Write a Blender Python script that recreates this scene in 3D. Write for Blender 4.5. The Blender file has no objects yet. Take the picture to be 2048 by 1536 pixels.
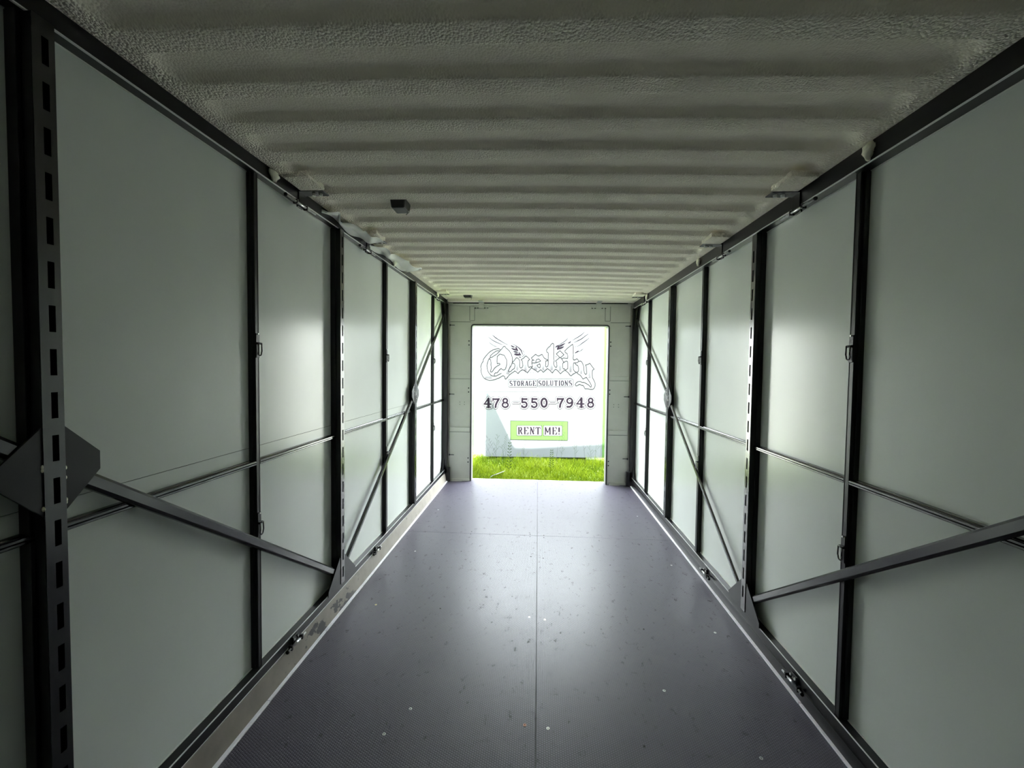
import bpy, bmesh, math, random
from mathutils import Vector, Matrix

# ------------------------------------------------------------------ camera, world, sun, exposure
SC = bpy.context.scene
F_PX = 870.0
YAW = math.atan(52.6 / 870.0); PITCH = math.atan(32.6 / 872.0); ROLL = 0.012
cam_d = bpy.data.cameras.new('camera'); cam = bpy.data.objects.new('camera', cam_d)
SC.collection.objects.link(cam)
cam_d.sensor_width = 36.0; cam_d.lens = 36.0 * F_PX / 2048.0; cam_d.clip_start = 0.02; cam_d.clip_end = 300
cam.matrix_world = (Matrix.Translation((0, 0, 1.53)) @ Matrix.Rotation(YAW, 4, 'Z')
                    @ Matrix.Rotation(math.pi / 2 - PITCH, 4, 'X') @ Matrix.Rotation(ROLL, 4, 'Z'))
SC.camera = cam

SKY_STRENGTH = 41.0
SUN_STRENGTH = 80.0
SUN_DIR = Vector((0.365, 1.0, -1.085)).normalized()
world = bpy.data.worlds.new('world'); SC.world = world; world.use_nodes = True
bg = world.node_tree.nodes['Background']
bg.inputs['Color'].default_value = (0.88, 0.955, 1.0, 1); bg.inputs['Strength'].default_value = SKY_STRENGTH
sun_d = bpy.data.lights.new('sun', 'SUN'); sun_d.energy = SUN_STRENGTH; sun_d.angle = math.radians(0.7)
sun_d.color = (1.0, 0.975, 0.945)
sun = bpy.data.objects.new('sun', sun_d); SC.collection.objects.link(sun)
sun.rotation_euler = SUN_DIR.to_track_quat('-Z', 'Y').to_euler(); sun.location = (-3, -6, 9)
vs = SC.view_settings
vs.view_transform = 'Standard'; vs.look = 'None'; vs.gamma = 1.0; vs.exposure = 0.0; vs.use_curve_mapping = False
try:
    SC.cycles.max_bounces = 14; SC.cycles.diffuse_bounces = 10; SC.cycles.glossy_bounces = 6
except Exception:
    pass
random.seed(7)
PI = math.pi

# ------------------------------------------------------------------ helpers
COL = SC.collection

def tag(o, label=None, cat=None, group=None, kind=None):
    if label: o['label'] = label
    if cat: o['category'] = cat
    if group: o['group'] = group
    if kind: o['kind'] = kind
    return o

def empty(name, loc=(0, 0, 0)):
    o = bpy.data.objects.new(name, None); o.location = loc; o.empty_display_size = 0.05
    COL.objects.link(o); return o

class MB:
    def __init__(s): s.v = []; s.f = []; s.m = []
    def add(s, vs_, fs, mi=0):
        b = len(s.v); s.v += [tuple(v) for v in vs_]
        for f in fs: s.f.append([b + i for i in f]); s.m.append(mi)
    def box(s, x0, x1, y0, y1, z0, z1, mi=0):
        if x0 > x1: x0, x1 = x1, x0
        if y0 > y1: y0, y1 = y1, y0
        if z0 > z1: z0, z1 = z1, z0
        s.add([(x0, y0, z0), (x1, y0, z0), (x1, y1, z0), (x0, y1, z0), (x0, y0, z1), (x1, y0, z1), (x1, y1, z1), (x0, y1, z1)],
              [(0, 3, 2, 1), (4, 5, 6, 7), (0, 1, 5, 4), (1, 2, 6, 5), (2, 3, 7, 6), (3, 0, 4, 7)], mi)
    def prism(s, poly, axis, a, b, mi=0):
        """poly: 2-D points in the two axes other than `axis`, extruded a..b"""
        n = len(poly)
        def mk(p, t):
            return {'x': (t, p[0], p[1]), 'y': (p[0], t, p[1]), 'z': (p[0], p[1], t)}[axis]
        vs_ = [mk(p, a) for p in poly] + [mk(p, b) for p in poly]
        fs = [tuple(range(n - 1, -1, -1)), tuple(range(n, 2 * n))]
        for i in range(n):
            j = (i + 1) % n; fs.append((i, j, n + j, n + i))
        s.add(vs_, fs, mi)
    def tube(s, p0, p1, r, n=10, r1=None, mi=0, cap=True):
        p0 = Vector(p0); p1 = Vector(p1); r1 = r if r1 is None else r1
        d = (p1 - p0).normalized(); u = d.orthogonal().normalized(); w = d.cross(u)
        vs_ = []
        for p, rr in ((p0, r), (p1, r1)):
            for i in range(n):
                a = 2 * PI * i / n; vs_.append(p + u * math.cos(a) * rr + w * math.sin(a) * rr)
        fs = [(i, (i + 1) % n, n + (i + 1) % n, n + i) for i in range(n)]
        if cap: fs += [tuple(range(n - 1, -1, -1)), tuple(range(n, 2 * n))]
        s.add(vs_, fs, mi)
    def path(s, pts, r, n=8, mi=0):
        for a, b in zip(pts[:-1], pts[1:]): s.tube(a, b, r, n, mi=mi)
    def ball(s, c, r, n=10, m=6, mi=0, sc=(1, 1, 1)):
        vs_ = []; fs = []
        for j in range(m + 1):
            t = PI * j / m
            for i in range(n):
                a = 2 * PI * i / n
                vs_.append((c[0] + r * sc[0] * math.sin(t) * math.cos(a), c[1] + r * sc[1] * math.sin(t) * math.sin(a), c[2] + r * sc[2] * math.cos(t)))
        for j in range(m):
            for i in range(n):
                k = (i + 1) % n; fs.append((j * n + i, (j + 1) * n + i, (j + 1) * n + k, j * n + k))
        s.add(vs_, fs, mi)
    def build(s, name, mats, parent=None, loc=(0, 0, 0), bevel=0, smooth=False, seg=2):
        me = bpy.data.meshes.new(name); me.from_pydata([tuple(Vector(v) - Vector(loc)) for v in s.v], [], s.f)
        if not isinstance(mats, (list, tuple)): mats = [mats]
        for m in mats: me.materials.append(m)
        for p, mi in zip(me.polygons, s.m): p.material_index = mi; p.use_smooth = smooth
        bm = bmesh.new(); bm.from_mesh(me); bmesh.ops.remove_doubles(bm, verts=bm.verts, dist=1e-6)
        bmesh.ops.recalc_face_normals(bm, faces=bm.faces); bm.to_mesh(me); bm.free(); me.update()
        o = bpy.data.objects.new(name, me); o.location = loc; COL.objects.link(o)
        if bevel:
            b = o.modifiers.new('bevel', 'BEVEL'); b.width = bevel; b.segments = seg; b.limit_method = 'ANGLE'; b.angle_limit = math.radians(40)
        if parent is not None:
            o.parent = parent; o.matrix_parent_inverse = Matrix.Identity(4)
            o.location = Vector(loc) - Vector(wloc(parent))
        return o

def wloc(o):
    l = Vector(o.location)
    while o.parent: o = o.parent; l = l + Vector(o.location)
    return l

# ------------------------------------------------------------------ materials
def nodes(name):
    m = bpy.data.materials.new(name); m.use_nodes = True
    nt = m.node_tree; return m, nt, nt.nodes['Principled BSDF']
def N(nt, t, **k):
    n = nt.nodes.new(t)
    for a, b in k.items(): setattr(n, a, b)
    return n
def mth(nt, op, a, b=None, c=None):
    n = nt.nodes.new('ShaderNodeMath'); n.operation = op
    for i, x in enumerate((a, b, c)):
        if x is None: continue
        if isinstance(x, (int, float)): n.inputs[i].default_value = x
        else: nt.links.new(x, n.inputs[i])
    return n.outputs[0]
def noise(nt, scale, detail=4, rough=0.55, vec=None, sc=(1, 1, 1)):
    tc = N(nt, 'ShaderNodeTexCoord'); mp = N(nt, 'ShaderNodeMapping'); mp.inputs['Scale'].default_value = sc
    nt.links.new(tc.outputs['Object'], mp.inputs[0])
    n = N(nt, 'ShaderNodeTexNoise'); n.inputs['Scale'].default_value = scale; n.inputs['Detail'].default_value = detail
    n.inputs['Roughness'].default_value = rough; nt.links.new(mp.outputs[0], n.inputs['Vector']); return n.outputs['Fac']
def ramp(nt, fac, stops):
    r = N(nt, 'ShaderNodeValToRGB'); e = r.color_ramp.elements
    while len(e) < len(stops): e.new(0.5)
    for i, (p, c) in enumerate(stops): e[i].position = p; e[i].color = (*c, 1) if len(c) == 3 else c
    nt.links.new(fac, r.inputs[0]); return r.outputs[0]
def simple(name, col, rough=0.5, metal=0.0, spec=0.5, var=0.0, vscale=20, bump=0.0, bscale=200, rvar=0.0):
    m, nt, b = nodes(name)
    b.inputs['Base Color'].default_value = (*col, 1); b.inputs['Roughness'].default_value = rough
    b.inputs['Metallic'].default_value = metal; b.inputs['Specular IOR Level'].default_value = spec
    if var:
        f = noise(nt, vscale)
        c = ramp(nt, f, [(0.3, tuple(x * (1 - var) for x in col)), (0.7, tuple(min(1, x * (1 + var)) for x in col))])
        nt.links.new(c, b.inputs['Base Color'])
    if rvar:
        f2 = noise(nt, vscale * 0.6); r = mth(nt, 'MULTIPLY_ADD', f2, rvar, rough - rvar * 0.5); nt.links.new(r, b.inputs['Roughness'])
    if bump:
        f = noise(nt, bscale, 3); bp = N(nt, 'ShaderNodeBump'); bp.inputs['Strength'].default_value = bump; bp.inputs['Distance'].default_value = 0.002
        nt.links.new(f, bp.inputs['Height']); nt.links.new(bp.outputs[0], b.inputs['Normal'])
    return m

M = {}
M['black'] = simple('black_paint', (0.006, 0.0056, 0.0072), 0.30, spec=0.32)
M['gloss'] = simple('black_gloss_paint', (0.008, 0.0075, 0.009), 0.20, spec=0.95)
M['inside'] = simple('hollow_black', (0.004, 0.004, 0.004), 0.8, spec=0.1)
M['panel'] = simple('frp_panel', (0.64, 0.675, 0.645), 0.23, spec=0.40, var=0.02, vscale=3, bump=0.04, bscale=400, rvar=0.05)
M['edge'] = simple('pale_edge', (0.75, 0.75, 0.76), 0.35, metal=0.2)  # bright rail-edge lines put in as thin pale strips
M['pale_bead'] = simple('pale_bead_strip', (0.66, 0.67, 0.64), 0.5)  # bright line along the panel edges put in as a pale strip
M['joint'] = simple('panel_joint', (0.03, 0.035, 0.03), 0.5)
M['endwall'] = simple('end_wall_paint', (0.47, 0.475, 0.435), 0.42, spec=0.4, var=0.05, vscale=6, bump=0.08, bscale=250)
M['endrib'] = simple('end_wall_ribs', (0.47, 0.475, 0.435), 0.4, spec=0.4)
M['steel'] = simple('zinc_steel', (0.55, 0.55, 0.56), 0.28, metal=0.9, var=0.2, vscale=90)
M['bolt'] = simple('bolt_zinc', (0.75, 0.75, 0.72), 0.3, metal=0.6)
M['seal'] = simple('rubber_seal', (0.01, 0.01, 0.01), 0.6)
M['foam'] = simple('loose_foam', (0.80, 0.78, 0.66), 0.8, var=0.12, vscale=60, bump=0.9, bscale=90)
M['strip'] = simple('floor_edge_strip', (0.88, 0.86, 0.92), 0.4, var=0.06, vscale=14)
M['outer'] = simple('outer_steel_skin', (0.6, 0.62, 0.6), 0.5)
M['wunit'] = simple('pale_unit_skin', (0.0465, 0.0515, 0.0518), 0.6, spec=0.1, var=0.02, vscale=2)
M['nunit'] = simple('bounce_unit_skin', (0.62, 0.62, 0.61), 0.5)
M['green'] = simple('lime_paint', (0.0195, 0.043, 0.0095), 0.6, spec=0.1, var=0.05, vscale=3)
M['ink'] = simple('sign_ink', (0.0030, 0.0020, 0.0034), 0.7, spec=0.02)
M['ink2'] = simple('sign_outline_ink', (0.0055, 0.0050, 0.0055), 0.7, spec=0.02)
M['hatch'] = simple('sign_grey_hatch', (0.024, 0.022, 0.024), 0.7, spec=0.02)
M['hatch2'] = simple('sign_feather_tint', (0.10, 0.09, 0.105), 0.55, spec=0.2)
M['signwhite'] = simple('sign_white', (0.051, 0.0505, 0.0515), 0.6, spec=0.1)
M['box'] = simple('black_plastic', (0.012, 0.011, 0.012), 0.45)
M['litter'] = simple('pale_litter', (0.075, 0.08, 0.07), 0.6, spec=0.1)

# tan lower plate with dark stains of its own
def tan_mat():
    m, nt, b = nodes('tan_plate')
    f = noise(nt, 7, 6, 0.65, sc=(1, 0.8, 1.6)); tc = N(nt, 'ShaderNodeTexCoord'); sp = N(nt, 'ShaderNodeSeparateXYZ'); nt.links.new(tc.outputs['Object'], sp.inputs[0])
    near = mth(nt, 'SMOOTH_MIN', mth(nt, 'MULTIPLY', mth(nt, 'SUBTRACT', sp.outputs[1], 1.9), 4), mth(nt, 'MULTIPLY', mth(nt, 'SUBTRACT', 2.95, sp.outputs[1]), 4), 0.1)
    near = mth(nt, 'MINIMUM', mth(nt, 'MAXIMUM', near, 0.0), 1.0)
    st = mth(nt, 'MULTIPLY', near, mth(nt, 'GREATER_THAN', mth(nt, 'ADD', f, mth(nt, 'MULTIPLY', near, 0.12)), 0.63))
    spots = mth(nt, 'GREATER_THAN', noise(nt, 24, 2, 0.5, sc=(1, 0.6, 1)), 0.72)
    st = mth(nt, 'MAXIMUM', st, mth(nt, 'MULTIPLY', spots, 0.8))
    base = ramp(nt, noise(nt, 9), [(0.3, (0.17, 0.152, 0.130)), (0.7, (0.23, 0.205, 0.178))])
    mx = N(nt, 'ShaderNodeMix', data_type='RGBA'); nt.links.new(st, mx.inputs[0]); nt.links.new(base, mx.inputs[6]); mx.inputs[7].default_value = (0.014, 0.013, 0.016, 1)
    nt.links.new(mx.outputs[2], b.inputs['Base Color']); b.inputs['Roughness'].default_value = 0.45
    return m
M['tan'] = tan_mat()

# sprayed insulation on the corrugated ceiling
def ceil_mat():
    m, nt, b = nodes('sprayed_ceiling')
    tc = N(nt, 'ShaderNodeTexCoord'); sp = N(nt, 'ShaderNodeSeparateXYZ'); nt.links.new(tc.outputs['Object'], sp.inputs[0])
    f = noise(nt, 110, 2, 0.5); f2 = noise(nt, 210, 1, 0.5)
    v = N(nt, 'ShaderNodeTexVoronoi'); v.inputs['Scale'].default_value = 130; nt.links.new(tc.outputs['Object'], v.inputs['Vector'])
    h = mth(nt, 'ADD', mth(nt, 'MULTIPLY', f, 0.40), mth(nt, 'MULTIPLY', f2, 0.25)); h = mth(nt, 'SUBTRACT', h, mth(nt, 'MULTIPLY', v.outputs['Distance'], 0.85))
    geo = N(nt, 'ShaderNodeAttribute'); geo.attribute_name = 'flat'
    k = mth(nt, 'MULTIPLY_ADD', geo.outputs['Fac'], 0.64, 0.36)
    bp = N(nt, 'ShaderNodeBump'); bp.inputs['Distance'].default_value = 0.0078; nt.links.new(k, bp.inputs['Strength']); nt.links.new(h, bp.inputs['Height'])
    nt.links.new(bp.outputs[0], b.inputs['Normal'])
    c = ramp(nt, noise(nt, 4, 5), [(0.3, (0.92, 0.86, 0.745)), (0.7, (0.96, 0.90, 0.79))])
    nt.links.new(c, b.inputs['Base Color']); b.inputs['Roughness'].default_value = 0.85; b.inputs['Specular IOR Level'].default_value = 0.2
    return m
M['ceil'] = ceil_mat()

# raised-disc floor film on plywood
def floor_mat():
    m, nt, b = nodes('hex_disc_floor')
    tc = N(nt, 'ShaderNodeTexCoord'); sp = N(nt, 'ShaderNodeSeparateXYZ'); nt.links.new(tc.outputs['Object'], sp.inputs[0])
    P = 0.0106; SX = P * math.sqrt(3)
    def cell(off):
        a = mth(nt, 'SUBTRACT', mth(nt, 'MULTIPLY', mth(nt, 'FRACT', mth(nt, 'ADD', mth(nt, 'DIVIDE', sp.outputs[0], SX), 200 + off)), SX), SX / 2)
        c = mth(nt, 'SUBTRACT', mth(nt, 'MULTIPLY', mth(nt, 'FRACT', mth(nt, 'ADD', mth(nt, 'DIVIDE', sp.outputs[1], P), 200 + off)), P), P / 2)
        return mth(nt, 'SQRT', mth(nt, 'ADD', mth(nt, 'MULTIPLY', a, a), mth(nt, 'MULTIPLY', c, c)))
    r = mth(nt, 'MINIMUM', cell(0.0), cell(0.5))
    mr = N(nt, 'ShaderNodeMapRange'); mr.interpolation_type = 'SMOOTHSTEP'; nt.links.new(r, mr.inputs[0])
    mr.inputs[1].default_value = 0.0038; mr.inputs[2].default_value = 0.0052; mr.inputs[3].default_value = 1; mr.inputs[4].default_value = 0
    disc = mr.outputs[0]
    bp = N(nt, 'ShaderNodeBump'); bp.inputs['Strength'].default_value = 0.75; bp.inputs['Distance'].default_value = 0.0009
    nt.links.new(disc, bp.inputs['Height']); nt.links.new(bp.outputs[0], b.inputs['Normal'])
    dirt = noise(nt, 5.5, 8, 0.7); scuff = noise(nt, 22, 6, 0.78, sc=(1, 0.6, 1)); steps = noise(nt, 9, 5, 0.7)
    c0 = ramp(nt, disc, [(0.0, (0.012, 0.010, 0.017)), (1.0, (0.062, 0.055, 0.080))])
    dd = ramp(nt, dirt, [(0.50, (0, 0, 0)), (0.85, (1, 1, 1))])
    mx = N(nt, 'ShaderNodeMix', data_type='RGBA'); nt.links.new(mth(nt, 'MULTIPLY', dd, 0.30), mx.inputs[0]); nt.links.new(c0, mx.inputs[6]); mx.inputs[7].default_value = (0.10, 0.095, 0.095, 1)
    sc = ramp(nt, scuff, [(0.585, (0, 0, 0)), (0.66, (1, 1, 1))])
    mx2 = N(nt, 'ShaderNodeMix', data_type='RGBA'); nt.links.new(mth(nt, 'MULTIPLY', sc, 0.8), mx2.inputs[0]); nt.links.new(mx.outputs[2], mx2.inputs[6]); mx2.inputs[7].default_value = (0.02, 0.018, 0.018, 1)
    nt.links.new(mx2.outputs[2], b.inputs['Base Color'])
    rr = mth(nt, 'ADD', mth(nt, 'MULTIPLY_ADD', dirt, 0.08, 0.33), mth(nt, 'MULTIPLY', sc, 0.30)); nt.links.new(rr, b.inputs['Roughness'])
    b.inputs['Specular IOR Level'].default_value = 0.5
    return m
M['floor'] = floor_mat()

def film_mat():
    m, nt, b = nodes('milky_film')
    b.inputs['Base Color'].default_value = (0.95, 0.95, 0.92, 1); b.inputs['Roughness'].default_value = 0.35
    b.inputs['Alpha'].default_value = 0.9
    return m
M['film'] = film_mat()

def grass_mat(name, lo, hi, tr=0.35):
    m, nt, b = nodes(name)
    oi = N(nt, 'ShaderNodeAttribute'); oi.attribute_name = 'tint'
    c = ramp(nt, oi.outputs['Fac'], [(0.0, lo), (0.8, hi), (1.0, tuple(min(1, x * 1.15 + 0.05) for x in hi))])
    nt.links.new(c, b.inputs['Base Color']); b.inputs['Roughness'].default_value = 0.7; b.inputs['Specular IOR Level'].default_value = 0.04
    t = N(nt, 'ShaderNodeBsdfTranslucent'); nt.links.new(c, t.inputs[0])
    mx = N(nt, 'ShaderNodeMixShader'); mx.inputs[0].default_value = tr
    nt.links.new(b.outputs[0], mx.inputs[1]); nt.links.new(t.outputs[0], mx.inputs[2])
    nt.links.new(mx.outputs[0], nt.nodes['Material Output'].inputs['Surface'])
    return m
M['grass'] = grass_mat('grass_blades', (0.017, 0.037, 0.0012), (0.090, 0.120, 0.0035))
M['weed'] = simple('weed_green', (0.011, 0.020, 0.003), 0.8, spec=0.03)
M['weed_dry'] = simple('weed_dry', (0.010, 0.008, 0.007), 0.8, spec=0.03)
M['ground'] = simple('meadow', (0.14, 0.20, 0.055), 0.9, var=0.4, vscale=8)

# ------------------------------------------------------------------ dimensions
Y0, YE = -0.62, 5.76
S_ = {-1: dict(XP=1.275, zt=2.366, xl=1.230, zr=2.424, zb=0.1575, x1=1.2316, z2=0.112, xf=1.207,
               xs=1.216, xm=1.247, mt=1.102, mb=1.082, mf=1.245,
               S=[(0.994, 1.044), (2.612, 2.661), (4.238, 4.292)], Mm=[(0.20, 0.228), (1.848, 1.875), (3.497, 3.533), (5.110, 5.145)]),
      1: dict(XP=1.275, zt=2.310, xl=1.218, zr=2.383, zb=0.117, x1=1.232, z2=0.068, xf=1.2274,
              xs=1.222, xm=1.244, mt=1.098, mb=1.078, mf=1.242,
              S=[(0.960, 1.010), (2.571, 2.621), (4.180, 4.232)], Mm=[(0.17, 0.20), (1.800, 1.830), (3.410, 3.442), (5.050, 5.080)])}
NM = {-1: 'left', 1: 'right'}

# ------------------------------------------------------------------ floor with sheets, seams and screws
mb = MB(); mb.box(-1.30, 1.30, Y0, YE + 0.10, -0.13, -0.012)
floor = mb.build('floor', M['seal']); tag(floor, 'dark studded plywood floor with a centre seam', kind='structure')
gap = 0.0016; cs = 0.010
ys = [Y0, 1.485, 3.925, YE + 0.10]
for i in range(3):
    for x0, x1 in ((-1.235, cs - gap), (cs + gap, 1.245)):
        mb = MB(); mb.box(x0, x1, ys[i] + gap, ys[i + 1] - gap, -0.012, 0.0)
        mb.build('floor_sheet', M['floor'], floor)
# screws: rows across each sheet, as read in the photograph
def screw(x, y, mat, r=0.0075):
    mb = MB(); mb.tube((x, y, -0.002), (x, y, 0.0012), r, 14, r * 0.86)
    mb.box(x - 0.0038, x + 0.0038, y - 0.0011, y + 0.0011, 0.0010, 0.0016, 1); mb.box(x - 0.0011, x + 0.0011, y - 0.0038, y + 0.0038, 0.0010, 0.0016, 1)
    o = mb.build('screw', [mat, M['inside']], floor, loc=(x, y, 0)); return o
M['rust'] = simple('rusty_screw', (0.42, 0.20, 0.14), 0.5, metal=0.4)
M['dscrew'] = simple('dark_screw', (0.05, 0.045, 0.05), 0.4, metal=0.5)
M['bscrew'] = simple('brass_screw', (0.62, 0.52, 0.28), 0.3, metal=0.6)
for x, y, k in [(-0.037, 1.81, 'rust'), (0.062, 1.80, 'bolt'), (-0.035, 2.62, 'bolt'), (0.060, 2.60, 'bscrew'), (-0.60, 2.67, 'dscrew'), (0.64, 2.55, 'dscrew'),
                (-0.040, 3.48, 'dscrew'), (0.060, 3.46, 'dscrew'), (0.58, 3.38, 'dscrew'), (-0.62, 3.53, 'dscrew'), (-0.055, 3.90, 'dscrew'), (0.070, 3.89, 'dscrew'), (-0.055, 3.95, 'dscrew'), (0.070, 3.94, 'dscrew'),
                (-0.60, 3.97, 'dscrew'), (-0.60, 3.91, 'dscrew'), (0.56, 3.86, 'dscrew'), (-0.055, 4.55, 'dscrew'), (0.055, 4.55, 'dscrew'), (-0.57, 4.62, 'dscrew'), (0.68, 4.50, 'dscrew'),
                (-0.055, 5.22, 'dscrew'), (0.055, 5.22, 'dscrew'), (0.70, 5.17, 'dscrew'), (-0.62, 5.28, 'dscrew'), (-1.02, 2.68, 'bscrew'), (-1.00, 3.50, 'bolt'), (1.05, 2.55, 'bolt'), (1.06, 3.42, 'bolt'),
                (-0.55, 1.86, 'bolt'), (0.62, 2.06, 'bolt'), (-0.62, 1.72, 'bolt'), (0.90, 1.72, 'bolt'), (0.45, 1.74, 'dscrew'), (-1.05, 4.55, 'bolt'), (1.05, 4.55, 'bolt')]:
    screw(x, y, M[k])
# threshold sill at the doorway
mb = MB(); mb.box(-0.90, 0.93, YE + 0.10, YE + 0.13, -0.13, 0.004)
tag(mb.build('trim_1', M['endwall'], bevel=0.002), 'steel threshold lip along the doorway', kind='structure')

# white strips along both floor edges
for s, nm in ((-1, 'trim_2'), (1, 'trim_3')):
    d = S_[s]; mb = MB(); yb = Y0
    for ye in ((1.15, 1.85, 2.38, 2.9, 3.75, 5.70) if s < 0 else (1.60, 2.02, 2.98, 3.9, 4.7, 5.70)):
        j = random.uniform(-0.0015, 0.0015)
        mb.box(s * (d['xf'] - 0.013 + j), s * (d['xf'] + 0.004), yb + 0.002, ye - 0.002, 0.0, 0.007 + abs(j)); yb = ye
    tag(mb.build(nm, M['strip'], bevel=0.001), 'thin pale strip where the floor meets the %s wall' % NM[s], kind='structure')

# ------------------------------------------------------------------ ceiling
def ceiling():
    pitch = 0.2195; y_first = 1.219
    xl, xr = -1.262, 1.262
    zc = lambda x: 2.4235 + (2.3845 - 2.4235) * (x + 1.22) / 2.44 + 0.011 * (1 - (x / 1.25) ** 2)
    # profile (offset within a period, depth): lip, rising face, roof, falling face, flat
    W = 0.146; D = 0.024
    def depth(t):
        if t < 0 or t > W: return 0.0
        if t < 0.007: return 0.0014 * (t / 0.007) ** 1.5
        if t < 0.021: u = (t - 0.007) / 0.014
        elif t > W - 0.034: u = (W - t) / 0.034
        else: return D
        return D * (u * u * (3 - 2 * u)) ** 0.8
    xs = [xl, -1.23, -1.215, -1.20] + [-1.195 + 0.006 * i for i in range(12)] + [-1.12 + 0.08 * i for i in range(0, 29)] + [1.125 + 0.006 * i for i in range(12)] + [1.20, 1.215, 1.23, xr]
    xs = sorted(set(round(x, 4) for x in xs))
    n0 = int((Y0 - y_first) / pitch) - 1; ysl = []; k = n0
    y_last = 5.60
    per = []
    while True:
        yb = y_first + k * pitch
        if yb > y_last: break
        per.append(yb); k += 1
    for yb in per:
        for t in [0, 0.0018, 0.0035, 0.0052, 0.007, 0.010, 0.013, 0.016, 0.020, 0.024, 0.045, 0.07, 0.09, W - 0.034, W - 0.029, W - 0.024, W - 0.018, W - 0.012, W - 0.006, W - 0.002, W, 0.170, 0.195]:
            ysl.append(yb + t)
    ysl = [y for y in ysl if Y0 <= y <= YE + 0.06] + [Y0, YE + 0.02, YE + 0.06]; ysl = sorted(set(round(y, 5) for y in ysl))
    def dep(x, y):
        for yb in per:
            if yb <= y <= yb + W:
                if yb + W > 5.66: return 0.0, 1.0
                t = y - yb
                ex = (1.178 + 0.0 * t) - abs(x - 0.0)            # rounded blind ends
                r = 0.055
                # rounded corners in plan
                ty = min(t, W - t)
                if ex <= 0: return 0.0, 1.0
                if ex < r and ty < r:
                    dd = r - math.hypot(r - ex, r - ty)
                    e = max(0.0, dd) / r
                    base = D * (e * e * (3 - 2 * e)) ** 0.8 if e > 0 else 0
                    base = min(base, depth(t))
                else:
                    e = min(1, ex / r); base = min(depth(t), D * (e * e * (3 - 2 * e)) ** 0.8)
                return base, max(0.0, 1 - max(0, base) / (D * 0.35))
        return 0.0, 1.0
    vs_ = []; fl = []
    for y in ysl:
        for x in xs:
            d_, f_ = dep(x, y); vs_.append((x, y, zc(x) + d_)); fl.append(f_)
    nx = len(xs); fs = []
    for j in range(len(ysl) - 1):
        for i in range(nx - 1): fs.append((j * nx + i, (j + 1) * nx + i, (j + 1) * nx + i + 1, j * nx + i + 1))
    # outer roof skin closes it above
    b = len(vs_)
    for x, y in ((xl, Y0), (xr, Y0), (xr, YE + 0.06), (xl, YE + 0.06)): vs_.append((x, y, 2.56)); fl.append(1.0)
    me = bpy.data.meshes.new('ceiling'); me.from_pydata(vs_, [], fs); me.materials.append(M['ceil'])
    at = me.attributes.new('flat', 'FLOAT', 'POINT'); at.data.foreach_set('value', fl)
    for p in me.polygons: p.use_smooth = True
    o = bpy.data.objects.new('ceiling', me); COL.objects.link(o)
    tag(o, 'corrugated ceiling sprayed with pale textured insulation', kind='structure')
    mb = MB(); mb.prism([(-1.32, 2.47), (1.32, 2.47), (1.32, 2.700), (-1.32, 2.492)], 'y', Y0 - 0.04, YE + 0.13)  # unseen roof top, sloped to slant its shadow edge on the facing unit
    mb.build('roof_skin', M['outer'], o)
    mb = MB(); mb.box(-1.20, 1.20, 5.668, YE + 0.011, 2.388, 2.46); e_ = mb.build('edge_strip', M['ceil'], o, bevel=0.004)
    at = e_.data.attributes.new('flat', 'FLOAT', 'POINT'); at.data.foreach_set('value', [0.4] * len(e_.data.vertices))
    return zc
ZC = ceiling()

# ------------------------------------------------------------------ side walls (panels)
for s in (-1, 1):
    d = S_[s]
    mb = MB(); mb.box(s * 1.285, s * 1.32, Y0 - 0.04, YE + 0.13, -0.13, 2.55)
    w = mb.build('wall_' + NM[s], M['outer']); tag(w, 'side wall lined with satin pale green-grey panels', kind='structure')
    ups = [Y0] + sorted([(a + b) / 2 for a, b in d['S']] + [(a + b) / 2 for a, b in d['Mm']]) + [YE]
    for a, b in zip(ups[:-1], ups[1:]):
        if s < 0:
            for z0, z1 in ((d['zb'] - 0.03, 1.1588), (1.1612, d['zt'] + 0.03)):
                mb = MB(); mb.box(s * d['XP'], s * 1.285, a + 0.001, b - 0.001, z0, z1); mb.build('wall_panel', M['panel'], w)
            mb = MB(); mb.box(s * (d['XP'] + 0.004), s * 1.285, a, b, 1.1586, 1.1614); mb.build('panel_joint', M['joint'], w)
        else:
            mb = MB(); mb.box(s * d['XP'], s * 1.285, a + 0.001, b - 0.001, d['zb'] - 0.03, d['zt'] + 0.03); mb.build('wall_panel', M['panel'], w)
# back wall behind the camera
mb = MB(); mb.box(-1.32, 1.32, Y0 - 0.04, Y0, -0.13, 2.50)
tag(mb.build('wall_back', M['endwall']), 'closed back wall', kind='structure')

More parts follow.
